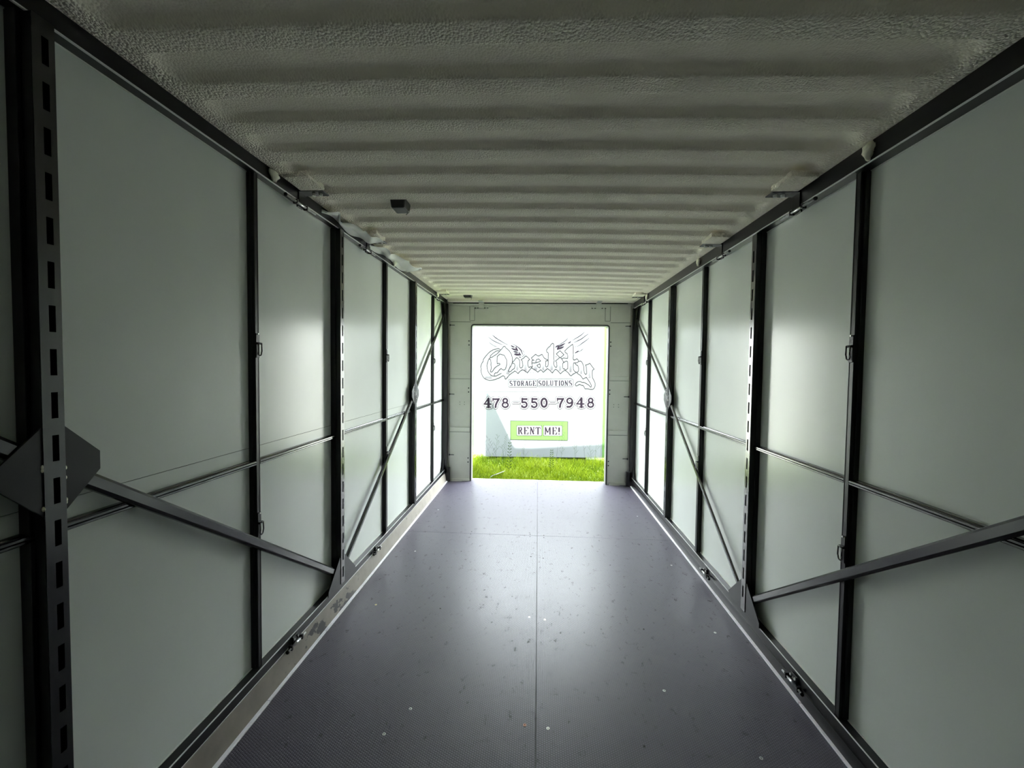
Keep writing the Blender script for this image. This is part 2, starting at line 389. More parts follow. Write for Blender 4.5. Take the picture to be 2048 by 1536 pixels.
# ------------------------------------------------------------------ rails
def slide_bolt(parent, s, x, y0, y1, z, up):
    """barrel bolt on a rail: flat bracket, two keepers, rod with a knob"""
    xi = x - 0.004; ym = (y0 + y1) / 2
    mb = MB(); mb.box(s * (xi - 0.001), s * (xi + 0.006), ym - 0.022, ym + 0.028, z - 0.016, z + 0.034 * up)
    for yy in (ym - 0.05, ym + 0.045): mb.box(s * (xi - 0.016), s * (xi + 0.005), yy - 0.006, yy + 0.006, z - 0.012, z + 0.012)
    o = mb.build('slide_bolt', M['black'], parent, loc=(s * xi, ym, z), bevel=0.0015)
    mb = MB(); xr = xi - 0.009
    mb.tube((s * xr, y0, z), (s * xr, y1, z), 0.0045, 12); mb.tube((s * xr, y0 + 0.05, z), (s * xr, y1 - 0.055, z), 0.0065, 12)
    mb.build('rod', M['steel'], o, loc=(s * xr, ym, z), smooth=True)
    mb = MB(); mb.ball((s * xr, y0 - 0.004, z), 0.0095, 12, 8); mb.build('knob', M['black'], o, loc=(s * xr, y0, z), smooth=True)
    for yy in (ym - 0.015, ym + 0.02):
        mb = MB(); mb.tube((s * (xi - 0.001), yy, z + 0.022 * up), (s * (xi - 0.006), yy, z + 0.022 * up), 0.0055, 8)
        mb.build('bolt_head', M['bolt'], o, loc=(s * xi, yy, z))
    return o

for s in (-1, 1):
    d = S_[s]; side = NM[s]
    # top rail: box section with a small lip
    t = empty('top_rail', (s * d['xl'], Y0, d['zt'])); tag(t, 'black steel rail along the top of the %s wall' % side, 'rail')
    mb = MB(); mb.box(s * d['xl'], s * 1.284, Y0, YE, d['zt'], d['zr'] + 0.012)
    mb.build('beam', M['black'], t, bevel=0.0022)
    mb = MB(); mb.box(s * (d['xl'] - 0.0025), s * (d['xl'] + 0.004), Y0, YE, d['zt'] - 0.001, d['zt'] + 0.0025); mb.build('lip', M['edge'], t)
    mb = MB(); mb.box(s * (d['XP'] - 0.004), s * (d['XP'] + 0.002), Y0, YE, d['zt'] - 0.0035, d['zt'] + 0.001); mb.build('panel_edge_bead', M['pale_bead'], t)
    clips = ((2.17, 2.235), (3.045, 3.105), (5.24, 5.30)) if s < 0 else ((2.15, 2.215), (3.02, 3.08), (5.17, 5.24))
    for (a, b) in clips:
        mb = MB(); xi = d['xl'] - 0.006
        mb.box(s * xi, s * (d['xl']), a, b, d['zt'] - 0.012, d['zr'] - 0.004)
        mb.box(s * xi, s * (d['xl'] + 0.02), a, b, d['zt'] - 0.016, d['zt'] - 0.010)
        zc = min(d['zr'], ZC(s * 1.12)) - 0.006
        mb.box(s * (xi - 0.125), s * (xi + 0.004), a - 0.002, b, zc - 0.008, zc - 0.002)
        c = mb.build('rail_clamp', M['black'], t, loc=(s * xi, a, d['zt']), bevel=0.0015)
        mb = MB()
        for xx in (0.060, 0.095):
            mb = MB(); mb.tube((s * (xi - xx), (a + b) / 2, zc - 0.008), (s * (xi - xx), (a + b) / 2, zc - 0.019), 0.011, 6, 0.0095)
            mb.build('bolt_head', M['bolt'], c, loc=(s * (xi - xx), (a + b) / 2, zc))
        mb = MB(); zz = zc
        mb.prism([(s * (xi - 0.135), a - 0.175), (s * (xi - 0.01), a - 0.16), (s * (xi - 0.01), a - 0.004), (s * (xi - 0.135), a - 0.004)], 'z', zz - 0.007, zz + 0.02)
        sp_ = mb.build('sprayed_plate', M['ceil'], c, loc=(s * xi, a - 0.1, zz), bevel=0.004)
        at_ = sp_.data.attributes.new('flat', 'FLOAT', 'POINT'); at_.data.foreach_set('value', [1.0] * len(sp_.data.vertices))
        slide_bolt(t, s, d['xl'] + 0.010, a - 0.11, b + 0.10, d['zt'] - 0.014, 1)
    # bottom rail: ledge beam + lower plate
    t = empty('bottom_rail', (s * d['x1'], Y0, 0)); tag(t, 'black rail with a %s kick plate along the foot of the %s wall' % ('stained tan' if s < 0 else 'plain black', side), 'rail')
    mb = MB(); mb.box(s * d['x1'], s * 1.284, Y0, YE, d['z2'], d['zb']); mb.build('ledge_beam', M['black'], t, bevel=0.0022)
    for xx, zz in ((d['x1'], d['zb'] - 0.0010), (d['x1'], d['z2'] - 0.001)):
        mb = MB(); mb.box(s * (xx - 0.0014), s * (xx + 0.0022), Y0, YE, zz - 0.0016, zz + 0.0022); mb.build('pale_edge_strip', M['edge'], t)
    mb = MB(); mb.box(s * (d['XP'] - 0.005), s * (d['XP'] + 0.002), 0.9, YE, d['zb'] - 0.001, d['zb'] + 0.0035); mb.build('panel_edge_bead', M['pale_bead'], t)
    mb = MB(); mb.prism([(s * d['xf'], 0.0), (s * 1.284, 0.0), (s * 1.284, d['z2'] - 0.001), (s * (d['x1'] - 0.004), d['z2'] - 0.001)], 'y', Y0, YE)
    mb.build('kick_plate', M['tan'] if s < 0 else M['black'], t, bevel=0.002)
    if s > 0:
        mb = MB(); mb.box(s * (d['x1'] - 0.007), s * (d['x1'] + 0.003), Y0, YE, d['z2'] - 0.004, d['z2'] + 0.0015); mb.build('lip', M['black'], t, bevel=0.001)
    if s < 0:
        slide_bolt(t, s, d['x1'] - 0.006, 2.025, 2.185, 0.116, 1); slide_bolt(t, s, d['x1'] - 0.006, 3.15, 3.30, 0.116, 1)
    else:
        slide_bolt(t, s, d['x1'] - 0.006, 2.00, 2.155, 0.066, 1); slide_bolt(t, s, d['x1'] - 0.006, 3.08, 3.25, 0.066, 1)

# ------------------------------------------------------------------ slotted posts
def slotted_post(s, a, b, label, gusset):
    d = S_[s]; xs, xp = d['xs'], d['XP']; z0, z1 = d['zb'], d['zt']; w = b - a; t = 0.003; ym = (a + b) / 2
    root = empty('slotted_post', (s * xs, ym, z0)); tag(root, label, 'post', 'slotted posts')
    mb = MB(); sw = 0.0155; hh = 0.033; yc = a + w * 0.5 + 0.003; ysl = [a, yc - sw / 2, yc + sw / 2, b]
    zs = [z0]; c = 1.6385 - 0.1085 * 20; holes = []
    while c < z1 - 0.05:
        if c - hh > z0 + 0.02: zs += [c - hh, c + hh]; holes.append((c - hh, c + hh))
        c += 0.1085
    zs.append(z1)
    for i in range(3):
        if i == 1:
            for j in range(0, len(zs) - 1, 2): mb.box(s * xs, s * (xs + t), ysl[1], ysl[2], zs[j], zs[j + 1])
        else:
            mb.box(s * xs, s * (xs + t), ysl[i], ysl[i + 1], z0, z1)
    mb.build('slotted_face', M['gloss'], root, loc=(s * xs, ym, z0))
    mb = MB(); mb.box(s * (xs + 0.0005), s * xp, a, a + t, z0, z1); mb.box(s * (xs + 0.0005), s * xp, b - t, b, z0, z1)
    # wider flange standing on the panel, beside the box section
    mb.box(s * (xs + 0.030), s * xp, a - 0.010, a, z0, z1)
    mb.box(s * (xp - 0.012), s * (xp - 0.009), a + t, b - t, z0, z1)
    mb.build('channel', M['black'], root, loc=(s * xs, ym, z0), bevel=0.0012)
    mb = MB(); mb.box(s * (xs + 0.016), s * (xs + 0.018), a + t, b - t, z0 + 0.002, z1 - 0.002); mb.build('backing', M['inside'], root, loc=(s * xs, ym, z0))
    # gusset plate
    x0, x1 = s * (xs + 0.0035), s * (xs + 0.0085)
    cy_far = ym > 3
    if gusset == 'mid':
        cz = 1.257
        for sg in (-1, 1):
            e = (b if sg > 0 else a)
            poly = [(e, cz + 0.112), (e + sg * 0.092, cz + 0.028), (e + sg * 0.092, cz - 0.022), (e, cz - 0.112)]
            mb = MB(); mb.prism(poly, 'x', x0, x1); mb.build('gusset_plate', M['gloss'] if cy_far else M['black'], root, loc=(s * xs, e, cz), bevel=0.0008)
        for k in range(9):
            sg = random.choice((-1, 1)); e = b + 0.001 if sg > 0 else a - 0.001; zk = cz + random.uniform(-0.10, 0.08)
            mb = MB(); mb.ball((s * (xs + 0.003), e, zk), random.uniform(0.0015, 0.0045), 8, 5, sc=(1, 1, 1.6))
            mb.build('foam_speck', M['foam'], root, loc=(s * xs, e, zk), smooth=True)
    else:
        for poly in ([(b, z0 + 0.001), (b + 0.172, z0 + 0.001), (b + 0.172, z0 + 0.02), (b + 0.012, z0 + 0.17), (b, z0 + 0.17)],
                     [(a, z0 + 0.001), (a - 0.160, z0 + 0.001), (a - 0.158, z0 + 0.03), (a - 0.010, z0 + 0.172), (a, z0 + 0.172)]):
            mb = MB(); mb.prism(poly, 'x', x0, x1); mb.build('gusset_plate', M['black'], root, loc=(s * xs, poly[0][0], z0), bevel=0.0008)
    return root

for s in (-1, 1):
    d = S_[s]; sd = NM[s]
    lab = ['black slotted post nearest the camera on the %s wall, with a dark gusset plate' % sd,
           'black slotted post on the %s wall with triangular gussets at its foot' % sd,
           'black slotted post nearest the doorway on the %s wall, with a pale lit gusset plate' % sd]
    for i, (a, b) in enumerate(d['S']): slotted_post(s, a, b, lab[i], 'foot' if i == 1 else 'mid')

# corner posts
for s in (-1, 1):
    d = S_[s]; root = empty('corner_post', (s * 1.235, 5.73, 0)); tag(root, 'black corner post between the %s wall and the end wall' % NM[s], 'post')
    mb = MB(); mb.box(s * 1.203, s * 1.275, 5.700, 5.746, d['z2'], d['zt']); mb.build('channel', M['black'], root, bevel=0.002)
    z1 = d['zt']
    mb = MB(); mb.prism([(5.70, z1), (5.56, z1), (5.60, z1 - 0.07), (5.665, z1 - 0.20), (5.70, z1 - 0.27)], 'x', s * 1.226, s * 1.231); mb.build('gusset_plate', M['black'], root)
    mb = MB(); z0 = d['zb']
    pts = [(5.70, z0), (5.55, z0)]
    for k in range(1, 7):
        a_ = PI / 2 * k / 7; pts.append((5.55 + 0.15 * math.sin(a_), z0 + 0.22 * (1 - math.cos(a_))))
    pts.append((5.70, z0 + 0.22)); mb.prism(pts, 'x', s * 1.240, s * 1.248); mb.build('gusset_plate', M['black'], root)
    mb = MB(); mb.box(s * 1.165, s * 1.235, 5.70, 5.746, 0.0, 0.19); mb.build('foot_block', M['black'], root, bevel=0.002)

# ------------------------------------------------------------------ plain studs with drop-ring latches
def latch(parent, s, y, z, xm):
    mb = MB(); mb.box(s * (xm - 0.004), s * xm, y - 0.012, y + 0.012, z - 0.105, z + 0.004)
    mb.box(s * (xm - 0.012), s * xm, y - 0.013, y + 0.013, z - 0.046, z - 0.036)
    o = mb.build('latch', M['black'], parent, loc=(s * xm, y, z), bevel=0.0015)
    mb = MB(); xr = xm - 0.015; pts = [(s * (xr + 0.001), y - 0.011, z - 0.040)]
    pts += [(s * xr, y - 0.011, z - 0.075)]
    for k in range(0, 9):
        a = PI * k / 8; pts.append((s * (xr + 0.002), y - 0.011 * math.cos(a), z - 0.082 - 0.013 * math.sin(a)))
    pts += [(s * xr, y + 0.011, z - 0.075), (s * (xr + 0.001), y + 0.011, z - 0.040), (s * (xr + 0.001), y - 0.011, z - 0.040)]
    mb.path(pts, 0.0028, 8); mb.build('ring', M['gloss'], o, loc=(s * xr, y, z - 0.06), smooth=True)
    mb = MB(); mb.tube((s * (xm - 0.003), y, z + 0.001), (s * (xm - 0.008), y, z + 0.001), 0.004, 8); mb.build('rivet', M['bolt'], o, loc=(s * xm, y, z))
for s in (-1, 1):
    d = S_[s]; sd = NM[s]; nm = ['', 'plain black stud nearest the camera on the %s wall, with two drop-ring latches' % sd,
        'plain black stud between the middle and far slotted posts on the %s wall' % sd,
        'plain black stud closest to the end wall on the %s side' % sd]
    for i, (a, b) in enumerate(d['Mm']):
        if i == 0: continue
        root = empty('wall_stud', (s * d['xm'], (a + b) / 2, d['zb'])); tag(root, nm[i], 'stud', 'plain wall studs')
        mb = MB(); mb.box(s * d['xm'], s * d['XP'], a, b, d['zb'], d['zt']); mb.box(s * (d['xm'] + 0.012), s * d['XP'], a - 0.008, a, d['zb'], d['zt'])
        mb.build('channel', M['black'], root, loc=(s * d['xm'], (a + b) / 2, d['zb']), bevel=0.0015)
        mb = MB()
        yy = (a + b) / 2
        mb.box(s * (d['xm'] - 0.0015), s * d['xm'], b - 0.006, b - 0.002, d['zb'], d['zt']); mb.box(s * (d['xm'] - 0.0015), s * d['xm'], a + 0.001, a + 0.004, d['zb'], d['zt'])
        mb.build('edge_bead', M['black'], root, loc=(s * d['xm'], yy, d['zb']), bevel=0.0006)
        latch(root, s, yy, 1.665 if s < 0 else 1.672, d['xm']); latch(root, s, yy, 0.862, d['xm'])

# ------------------------------------------------------------------ mid-height rails (one per bay between uprights)
for s in (-1, 1):
    d = S_[s]; sd = NM[s]
    ups = sorted(d['S'] + d['Mm']) + [(5.70, 5.76)]
    ups = [(Y0, Y0 + 0.0)] + ups
    nms = {1: None}
    where = ['', 'cut by the frame edge', 'beyond the nearest slotted post', 'just before the middle slotted post',
             'just beyond the middle slotted post', 'just before the far slotted post', 'just beyond the far slotted post', 'meeting the corner post']
    for i in range(len(ups) - 1):
        a, b = ups[i][1], ups[i + 1][0]
        if b < 0.5: continue
        mb = MB(); xf, xp = d['mf'], d['XP']
        z0, z1 = d['mb'], d['mt']; e = 0.0
        if (s < 0 and abs(b - 4.238) < .01) or (s > 0 and abs(a - 4.232) < .01): e = 0
        # stepped section: front bead, groove, back flange
        mb.prism([(s * xp, z0), (s * (xf + 0.003), z0), (s * xf, z0 + 0.003), (s * xf, z0 + 0.008), (s * (xf + 0.004), z0 + 0.010), (s * xf, z0 + 0.012), (s * xf, z1 - 0.002),
                  (s * (xf + 0.002), z1), (s * (xf + 0.013), z1), (s * (xf + 0.015), z1 + 0.003), (s * xp, z1 + 0.003)], 'y', a, b - 0.0005)
        o = mb.build('mid_rail', M['gloss'], loc=(s * xf, (a + b) / 2, z0), bevel=0.0)
        tag(o, 'mid-height black rail segment on the %s wall, %s' % (sd, where[i]), 'rail', 'mid-height wall rails')

# ------------------------------------------------------------------ diagonal braces
def brace(s, p0, p1, label, h=0.0215):
    d = S_[s]; x0 = d['xs'] + 0.009; x1 = d['xm'] - 0.0005
    v = Vector((p1[0] - p0[0], p1[1] - p0[1])); L = v.length; v.normalize(); n = Vector((-v.y, v.x)); c = 0.009
    # chamfered box section swept from p0 to p1
    sec = [(x0 + 0.0, -h + c), (x0, h - c), (x0 + 0.007, h), (x1, h), (x1, -h), (x0 + 0.007, -h)]
    vs_ = []
    for P in (p0, p1):
        for (x, q) in sec: vs_.append((s * x, P[0] + n.x * q, P[1] + n.y * q))
    k = len(sec); fs = [tuple(range(k)), tuple(range(2 * k - 1, k - 1, -1))] + [(i, (i + 1) % k, k + (i + 1) % k, k + i) for i in range(k)]
    mb = MB(); mb.add(vs_, fs)
    o = mb.build('diagonal_brace', M['gloss'], loc=(s * x1, p0[0], p0[1]), bevel=0.0015)
    tag(o, label, 'brace', 'diagonal wall braces')
for s in (-1, 1):
    d = S_[s]; sd = NM[s]; S0, S1, S2 = [(a + b) / 2 for a, b in d['S']]
    zlo = 0.235 if s < 0 else 0.195
    brace(s, (-0.50, 2.28), (S0 - 0.055, 1.305), 'black diagonal brace reaching up out of view from the nearest gusset plate, %s wall' % sd)
    brace(s, (S0 + 0.055, 1.235), (S1 - 0.085, zlo + 0.03), 'thickest black diagonal brace in view on the %s wall, sloping down away from the camera' % sd)
    brace(s, (S1 + 0.075, zlo + 0.02), (S2 - 0.055, 1.215), 'slim shiny brace rising from the foot of the middle slotted post, %s wall' % sd, 0.017)
    brace(s, (S2 + 0.055, 1.300), (5.665, 2.235 if s < 0 else 2.17), 'shiny brace from the far slotted post up to the top corner, %s wall' % sd, 0.017)

# ------------------------------------------------------------------ end wall with the doorway
w = empty('wall_end', (0, YE, 0)); tag(w, 'pale steel end wall around the open doorway', kind='structure')
XJL, XJR, ZH = -0.897, 0.915, 2.098
mb = MB()
mb.box(-1.185, XJL - 0.0, YE, YE + 0.045, 0.0, 2.345); mb.box(XJR, 1.185, YE, YE + 0.045, 0.0, 2.345)
mb.box(-1.28, -1.15, YE + 0.01, YE + 0.045, -0.1, 2.44); mb.box(1.15, 1.28, YE + 0.01, YE + 0.045, -0.1, 2.44)
mb.build('side_plate', M['endwall'], w, loc=(0, YE, 0), bevel=0.002)
mb = MB()
# header with rounded lower corners
r = 0.035; pts = [(XJL - 0.002, 2.345), (XJL - 0.002, ZH - r)]
for k in range(0, 7):
    a = PI / 2 * k / 6; pts.append((XJL + r * (1 - math.cos(a)), ZH - r + r * math.sin(a)))
for k in range(6, -1, -1):
    a = PI / 2 * k / 6; pts.append((XJR - r * (1 - math.cos(a)), ZH - r + r * math.sin(a)))
pts += [(XJR + 0.002, 2.345)]
mb.prism(pts, 'y', YE + 0.0005, YE + 0.0455); mb.build('header', M['endwall'], w, loc=(0, YE, ZH))
mb = MB(); mb.box(-1.19, 1.19, YE - 0.012, YE + 0.04, 2.345, 2.372); mb.build('top_flange', M['endrib'], w, loc=(0, YE, 2.35), bevel=0.003)
mb = MB(); mb.box(-1.28, 1.28, YE + 0.012, YE + 0.045, 2.366, 2.50); mb.build('gap_backing', M['seal'], w, loc=(0, YE, 2.4))
for x0, x1 in ((-1.182, -0.905), (0.928, 1.182)):
    for z0, z1 in ((1.376, 1.430), (0.663, 0.724)):
        mb = MB(); mb.box(x0, x1, YE - 0.008, YE + 0.002, z0, z1); mb.build('rib', M['endrib'], w, loc=((x0 + x1) / 2, YE, z0), bevel=0.004)
    mb = MB(); mb.box(x0, x1, YE - 0.001, YE + 0.004, 2.128, 2.134); mb.box(x0, x1, YE - 0.001, YE + 0.002, 1.372, 1.376); mb.box(x0, x1, YE - 0.001, YE + 0.002, 0.658, 0.663)
    mb.build('seam', M['joint'], w, loc=(x0, YE, 2.13))
    mb = MB(); mb.box(x0 + 0.02, x1 + 0.0, YE - 0.020, YE + 0.004, 0.002, 0.030); mb.box(x0 + 0.02, x1 - 0.10, YE - 0.035, YE + 0.004, 0.001, 0.006)
    mb.build('foot_angle', M['endrib'], w, loc=(x0, YE, 0), bevel=0.002)
mb = MB()
for xa in (-0.921, -0.856, 0.858, 0.924): mb.box(xa - 0.0025, xa + 0.0025, YE - 0.001, YE + 0.004, 2.150, 2.340)
for x0, x1 in ((-0.919, -0.856), (0.858, 0.924)): mb.box(x0, x1, YE - 0.001, YE + 0.003, 2.147, 2.152)
mb.build('seam', M['joint'], w, loc=(0, YE, 2.2))
for x0, x1 in ((-0.860, -0.670), (0.675, 0.868)):
    xm = (x0 + x1) / 2
    mb = MB(); mb.box(x0, x1, YE - 0.014, YE, 2.318, 2.343); mb.box(xm - 0.035, xm + 0.035, YE - 0.018, YE - 0.004, 2.310, 2.392); mb.box(xm - 0.030, xm + 0.030, YE - 0.13, YE - 0.004, 2.386, 2.394)
    h = mb.build('hinge_bracket', M['endrib'], w, loc=(xm, YE, 2.33), bevel=0.003)
    for xx in (x0 + 0.012, xm - 0.048, xm + 0.045, x1 - 0.012):
        mb = MB(); mb.box(xx - 0.010, xx + 0.010, YE - 0.017, YE - 0.012, 2.309, 2.319); mb.build('slot', M['joint'], h, loc=(xx, YE, 2.31))
# bolt holes and short pins
for sx, xh in ((-1, -0.928), (1, 0.936)):
    hs = [(xh, z, 0.0085) for z in (1.879, 1.826, 1.252, 1.199, 0.311, 0.256)] + [(xh + sx * dx, z, 0.0045) for dx in (0.055, 0.117) for z in (1.063, 1.030)]
    for hx_, z, r_ in hs:
        mb = MB(); mb.tube((hx_, YE - 0.0015, z), (hx_, YE + 0.003, z), r_, 12); mb.build('bolt_hole', M['inside'], w, loc=(hx_, YE, z))
for sx in (-1, 1):
    for z in (2.087, 1.168, 0.352):
        mb = MB(); mb.box(sx * 1.187, sx * 1.172, YE - 0.020, YE, z - 0.010, z + 0.010); mb.tube((sx * 1.172, YE - 0.012, z), (sx * 1.118, YE - 0.012, z), 0.0045, 8)
        mb.build('pin', M['black'], w, loc=(sx * 1.17, YE, z))
# door_1: reveal, seal and the open leaf outside
d1 = empty('door_1', (0, YE, 0)); tag(d1, 'open doorway in the end wall', kind='structure')
def frame_loop(x0, x1, zt, r, n=6):
    pts = [(x0, 0.0), (x0, zt - r)] + [(x0 + r * (1 - math.cos(PI / 2 * k / n)), zt - r + r * math.sin(PI / 2 * k / n)) for k in range(1, n + 1)]
    pts += [(x1 - r * (1 - math.cos(PI / 2 * k / n)), zt - r + r * math.sin(PI / 2 * k / n)) for k in range(n, -1, -1)] + [(x1, 0.0)]
    return pts
def frame(name, mat, inset0, inset1, y0, y1, r, par):
    A = frame_loop(XJL + inset0, XJR - inset0, ZH - inset0, r); B = frame_loop(XJL + inset1, XJR - inset1, ZH - inset1, max(0.004, r - (inset1 - inset0)))
    mb = MB(); n = len(A)
    vs_ = [(p[0], y, p[1]) for y in (y0, y1) for p in A] + [(p[0], y, p[1]) for y in (y0, y1) for p in B]
    fs = []
    for i in range(n - 1):
        fs += [(i, i + 1, 2 * n + i + 1, 2 * n + i), (n + i, 3 * n + i, 3 * n + i + 1, n + i + 1), (2 * n + i, 2 * n + i + 1, 3 * n + i + 1, 3 * n + i), (i, n + i, n + i + 1, i + 1)]
    fs += [(0, 2 * n, 3 * n, n), (n - 1, 2 * n - 1, 4 * n - 1, 3 * n - 1)]
    mb.add(vs_, fs); return mb.build(name, mat, par, loc=(0, YE, 0))
frame('seal', M['seal'], -0.006, 0.010, YE - 0.006, YE + 0.05, 0.040, d1)
frame('reveal', M['endwall'], 0.009, 0.013, YE + 0.05, YE + 0.125, 0.034, d1)
frame('outer_seal', M['seal'], 0.013, 0.016, YE + 0.085, YE + 0.10, 0.03, d1)
# open door leaf hinged at the outer left corner
a = math.radians(99.5); L = 1.03; hx, hy = -1.255, YE + 0.13
ex, ey = hx + L * math.cos(a), hy + L * math.sin(a)
nx_, ny_ = -math.sin(a) * 0.04, math.cos(a) * 0.04
mb = MB(); mb.prism([(hx, hy), (ex, ey), (ex + nx_, ey + ny_), (hx + nx_, hy + ny_)], 'z', -0.08, 2.46)
leaf = mb.build('door_leaf', M['outer'], d1, bevel=0.004)
# outside end faces of the container
mb = MB()
mb.box(-1.32, XJL - 0.02, YE + 0.05, YE + 0.13, -0.13, 2.52); mb.box(XJR + 0.02, 1.32, YE + 0.05, YE + 0.13, -0.13, 2.52); mb.box(XJL - 0.03, XJR + 0.03, YE + 0.05, YE + 0.13, ZH + 0.02, 2.52)
mb.build('outer_skin', M['outer'], w, loc=(0, YE, 0))

# ------------------------------------------------------------------ things on the ceiling and rails
def ceiling_box(x, y, sx, sy, h, lab):
    z = ZC(x) + 0.02
    root = empty('vent_box', (x, y, z)); tag(root, lab, 'box', 'small black boxes on the ceiling')
    mb = MB(); q = 0.85
    vs_ = [(x - sx / 2, y - sy / 2, z), (x + sx / 2, y - sy / 2, z), (x + sx / 2, y + sy / 2, z), (x - sx / 2, y + sy / 2, z)]
    vs_ += [(x - sx / 2 * q, y - sy / 2 * q, z - h), (x + sx / 2 * q, y - sy / 2 * q, z - h), (x + sx / 2 * q, y + sy / 2 * q, z - h), (x - sx / 2 * q, y + sy / 2 * q, z - h)]
    mb.add(vs_, [(0, 1, 2, 3), (7, 6, 5, 4), (0, 4, 5, 1), (1, 5, 6, 2), (2, 6, 7, 3), (3, 7, 4, 0)])
    mb.build('housing', M['box'], root, loc=(x, y, z), bevel=0.006)
    mb = MB(); mb.path([(x + sx * 0.40, y + sy * 0.1, z - h * 0.8), (x + sx * 0.46, y + sy * 0.05, z - h - 0.012), (x + sx * 0.40, y - sy * 0.05, z - h - 0.024)], 0.0022, 6)
    mb.build('cable_tail', M['box'], root, loc=(x, y, z - h))
ceiling_box(-0.775, 2.40, 0.085, 0.115, 0.052, 'small black box hanging from the ceiling nearer the camera, on the left half')
ceiling_box(-0.895, 5.43, 0.105, 0.11, 0.045, 'small black box on the ceiling close to the end wall')

def foam_lump(s, y, h, lab, seed, drop=1.0):
    rnd = random.Random(seed); d = S_[s]; x = d['xl'] - 0.006; z1 = d['zr'] - 0.008; z0 = d['zt'] + 0.004
    mb = MB(); n, m = 14, 9; vs_ = []; fs = []
    for j in range(m + 1):
        t = j / m; z = z1 - (z1 - z0) * drop * t - 0.0
        wd = h * (0.5 + 0.4 * math.sin(PI * min(1, t * 1.1 + 0.15))) * (1 - 0.55 * t ** 3)
        for i in range(n):
            a = 2 * PI * i / n; rr = 1 + rnd.uniform(-0.16, 0.16)
            vs_.append((s * (x - 0.004 - 0.012 * math.cos(a) * rr * (0.6 + 0.4 * math.sin(PI * t))), y + wd * 0.5 * math.sin(a) * rr, z + rnd.uniform(-0.003, 0.003)))
    for j in range(m):
        for i in range(n): k = (i + 1) % n; fs.append((j * n + i, (j + 1) * n + i, (j + 1) * n + k, j * n + k))
    fs += [tuple(range(n)), tuple(range((m + 1) * n - 1, m * n - 1, -1))]
    mb.add(vs_, fs); o = mb.build('foam_lump', M['foam'], loc=(s * x, y, z1), smooth=True); tag(o, lab, 'foam', 'foam lumps squeezed out over the top rails')
foam_lump(-1, 1.955, 0.085, 'torn pale foam flap hanging over the left top rail above the nearest plain stud', 1)
foam_lump(-1, 3.62, 0.09, 'small foam lump on the left top rail at the end of the loose plastic film', 2)
foam_lump(-1, 5.20, 0.10, 'pale foam lump on the left top rail close to the end wall', 3)
foam_lump(1, 1.72, 0.065, 'rounded pale foam lump on the right top rail above the nearest plain stud', 4)
foam_lump(1, 3.44, 0.07, 'small pale foam lump on the right top rail above the second plain stud', 5, 0.8)
foam_lump(1, 5.03, 0.08, 'pale foam lump on the right top rail close to the end wall', 6)

def film_strip(y0, y1, wfun, lab, seed):
    rnd = random.Random(seed); d = S_[-1]; n = 60; m = 9; ph = [rnd.uniform(0, 6) for _ in range(6)]
    vs_ = []; fs = []
    for i in range(n + 1):
        t = i / n; y = y0 + (y1 - y0) * t; wd = wfun(t)
        for j in range(m + 1):
            u = j / m
            x = -(d['xl'] - 0.004) + wd * u
            z = d['zr'] - 0.012 - 0.030 * math.sin(PI * min(1, u * 1.1)) * (0.5 + 0.5 * math.sin(13 * t + ph[0])) - 0.010 * math.sin(25 * t + 4 * u + ph[1]) * u - 0.012 * u
            x += 0.012 * math.sin(19 * t + ph[2]) * u
            if j == 0: z = d['zr'] - 0.012 - (0.022 + 0.016 * math.sin(9 * t + ph[3]))
            vs_.append((x, y + 0.02 * math.sin(7 * u + ph[4] + t * 9) * u, min(z, ZC(x) - 0.004)))
    for i in range(n):
        for j in range(m): a_ = i * (m + 1) + j; fs.append((a_, a_ + 1, a_ + m + 2, a_ + m + 1))
    mb = MB(); mb.add(vs_, fs); o = mb.build('plastic_film', M['film'], loc=(-d['xl'], (y0 + y1) / 2, d['zr']), smooth=True)
    sd = o.modifiers.new('solid', 'SOLIDIFY'); sd.thickness = 0.0008
    tag(o, lab, 'plastic sheet', 'loose film strips tucked over the left top rail')
film_strip(2.40, 3.03, lambda t: 0.035 + 0.10 * t ** 1.2 + 0.018 * math.sin(14 * t), 'milky plastic film bulging over the left top rail before the second rail clamp', 11)
film_strip(3.09, 3.95, lambda t: (0.05 + 0.10 * min(1, t * 1.4) + 0.012 * math.sin(16 * t)) * (1 if t < 0.93 else (1 - t) / 0.07 * 0.9 + 0.1), 'milky plastic film hanging beyond the second rail clamp on the left', 12)

# ------------------------------------------------------------------ outside: ground, facing unit with its sign
YU = 8.2
def art(u, v):       # artwork coordinates -> metres on the sign face
    return (9.39660920e-03 * (u - 1077) + 1.34541581e-04 * (v - 736) - 6.49503610e-03,
            1.42264570e-04 * (u - 1077) - 9.42834291e-03 * (v - 736) + 1.52785872)
ZG = -0.24
mb = MB(); mb.add([(-40, YE + 0.13, ZG), (40, YE + 0.13, ZG), (40, 60, ZG), (-40, 60, ZG)], [(0, 1, 2, 3)]); mb.add([(-40, -30, ZG), (40, -30, ZG), (40, YE + 0.13, ZG), (-40, YE + 0.13, ZG)], [(0, 1, 2, 3)])
tag(mb.build('ground', M['ground']), 'grassy ground outside the doorway', kind='structure')

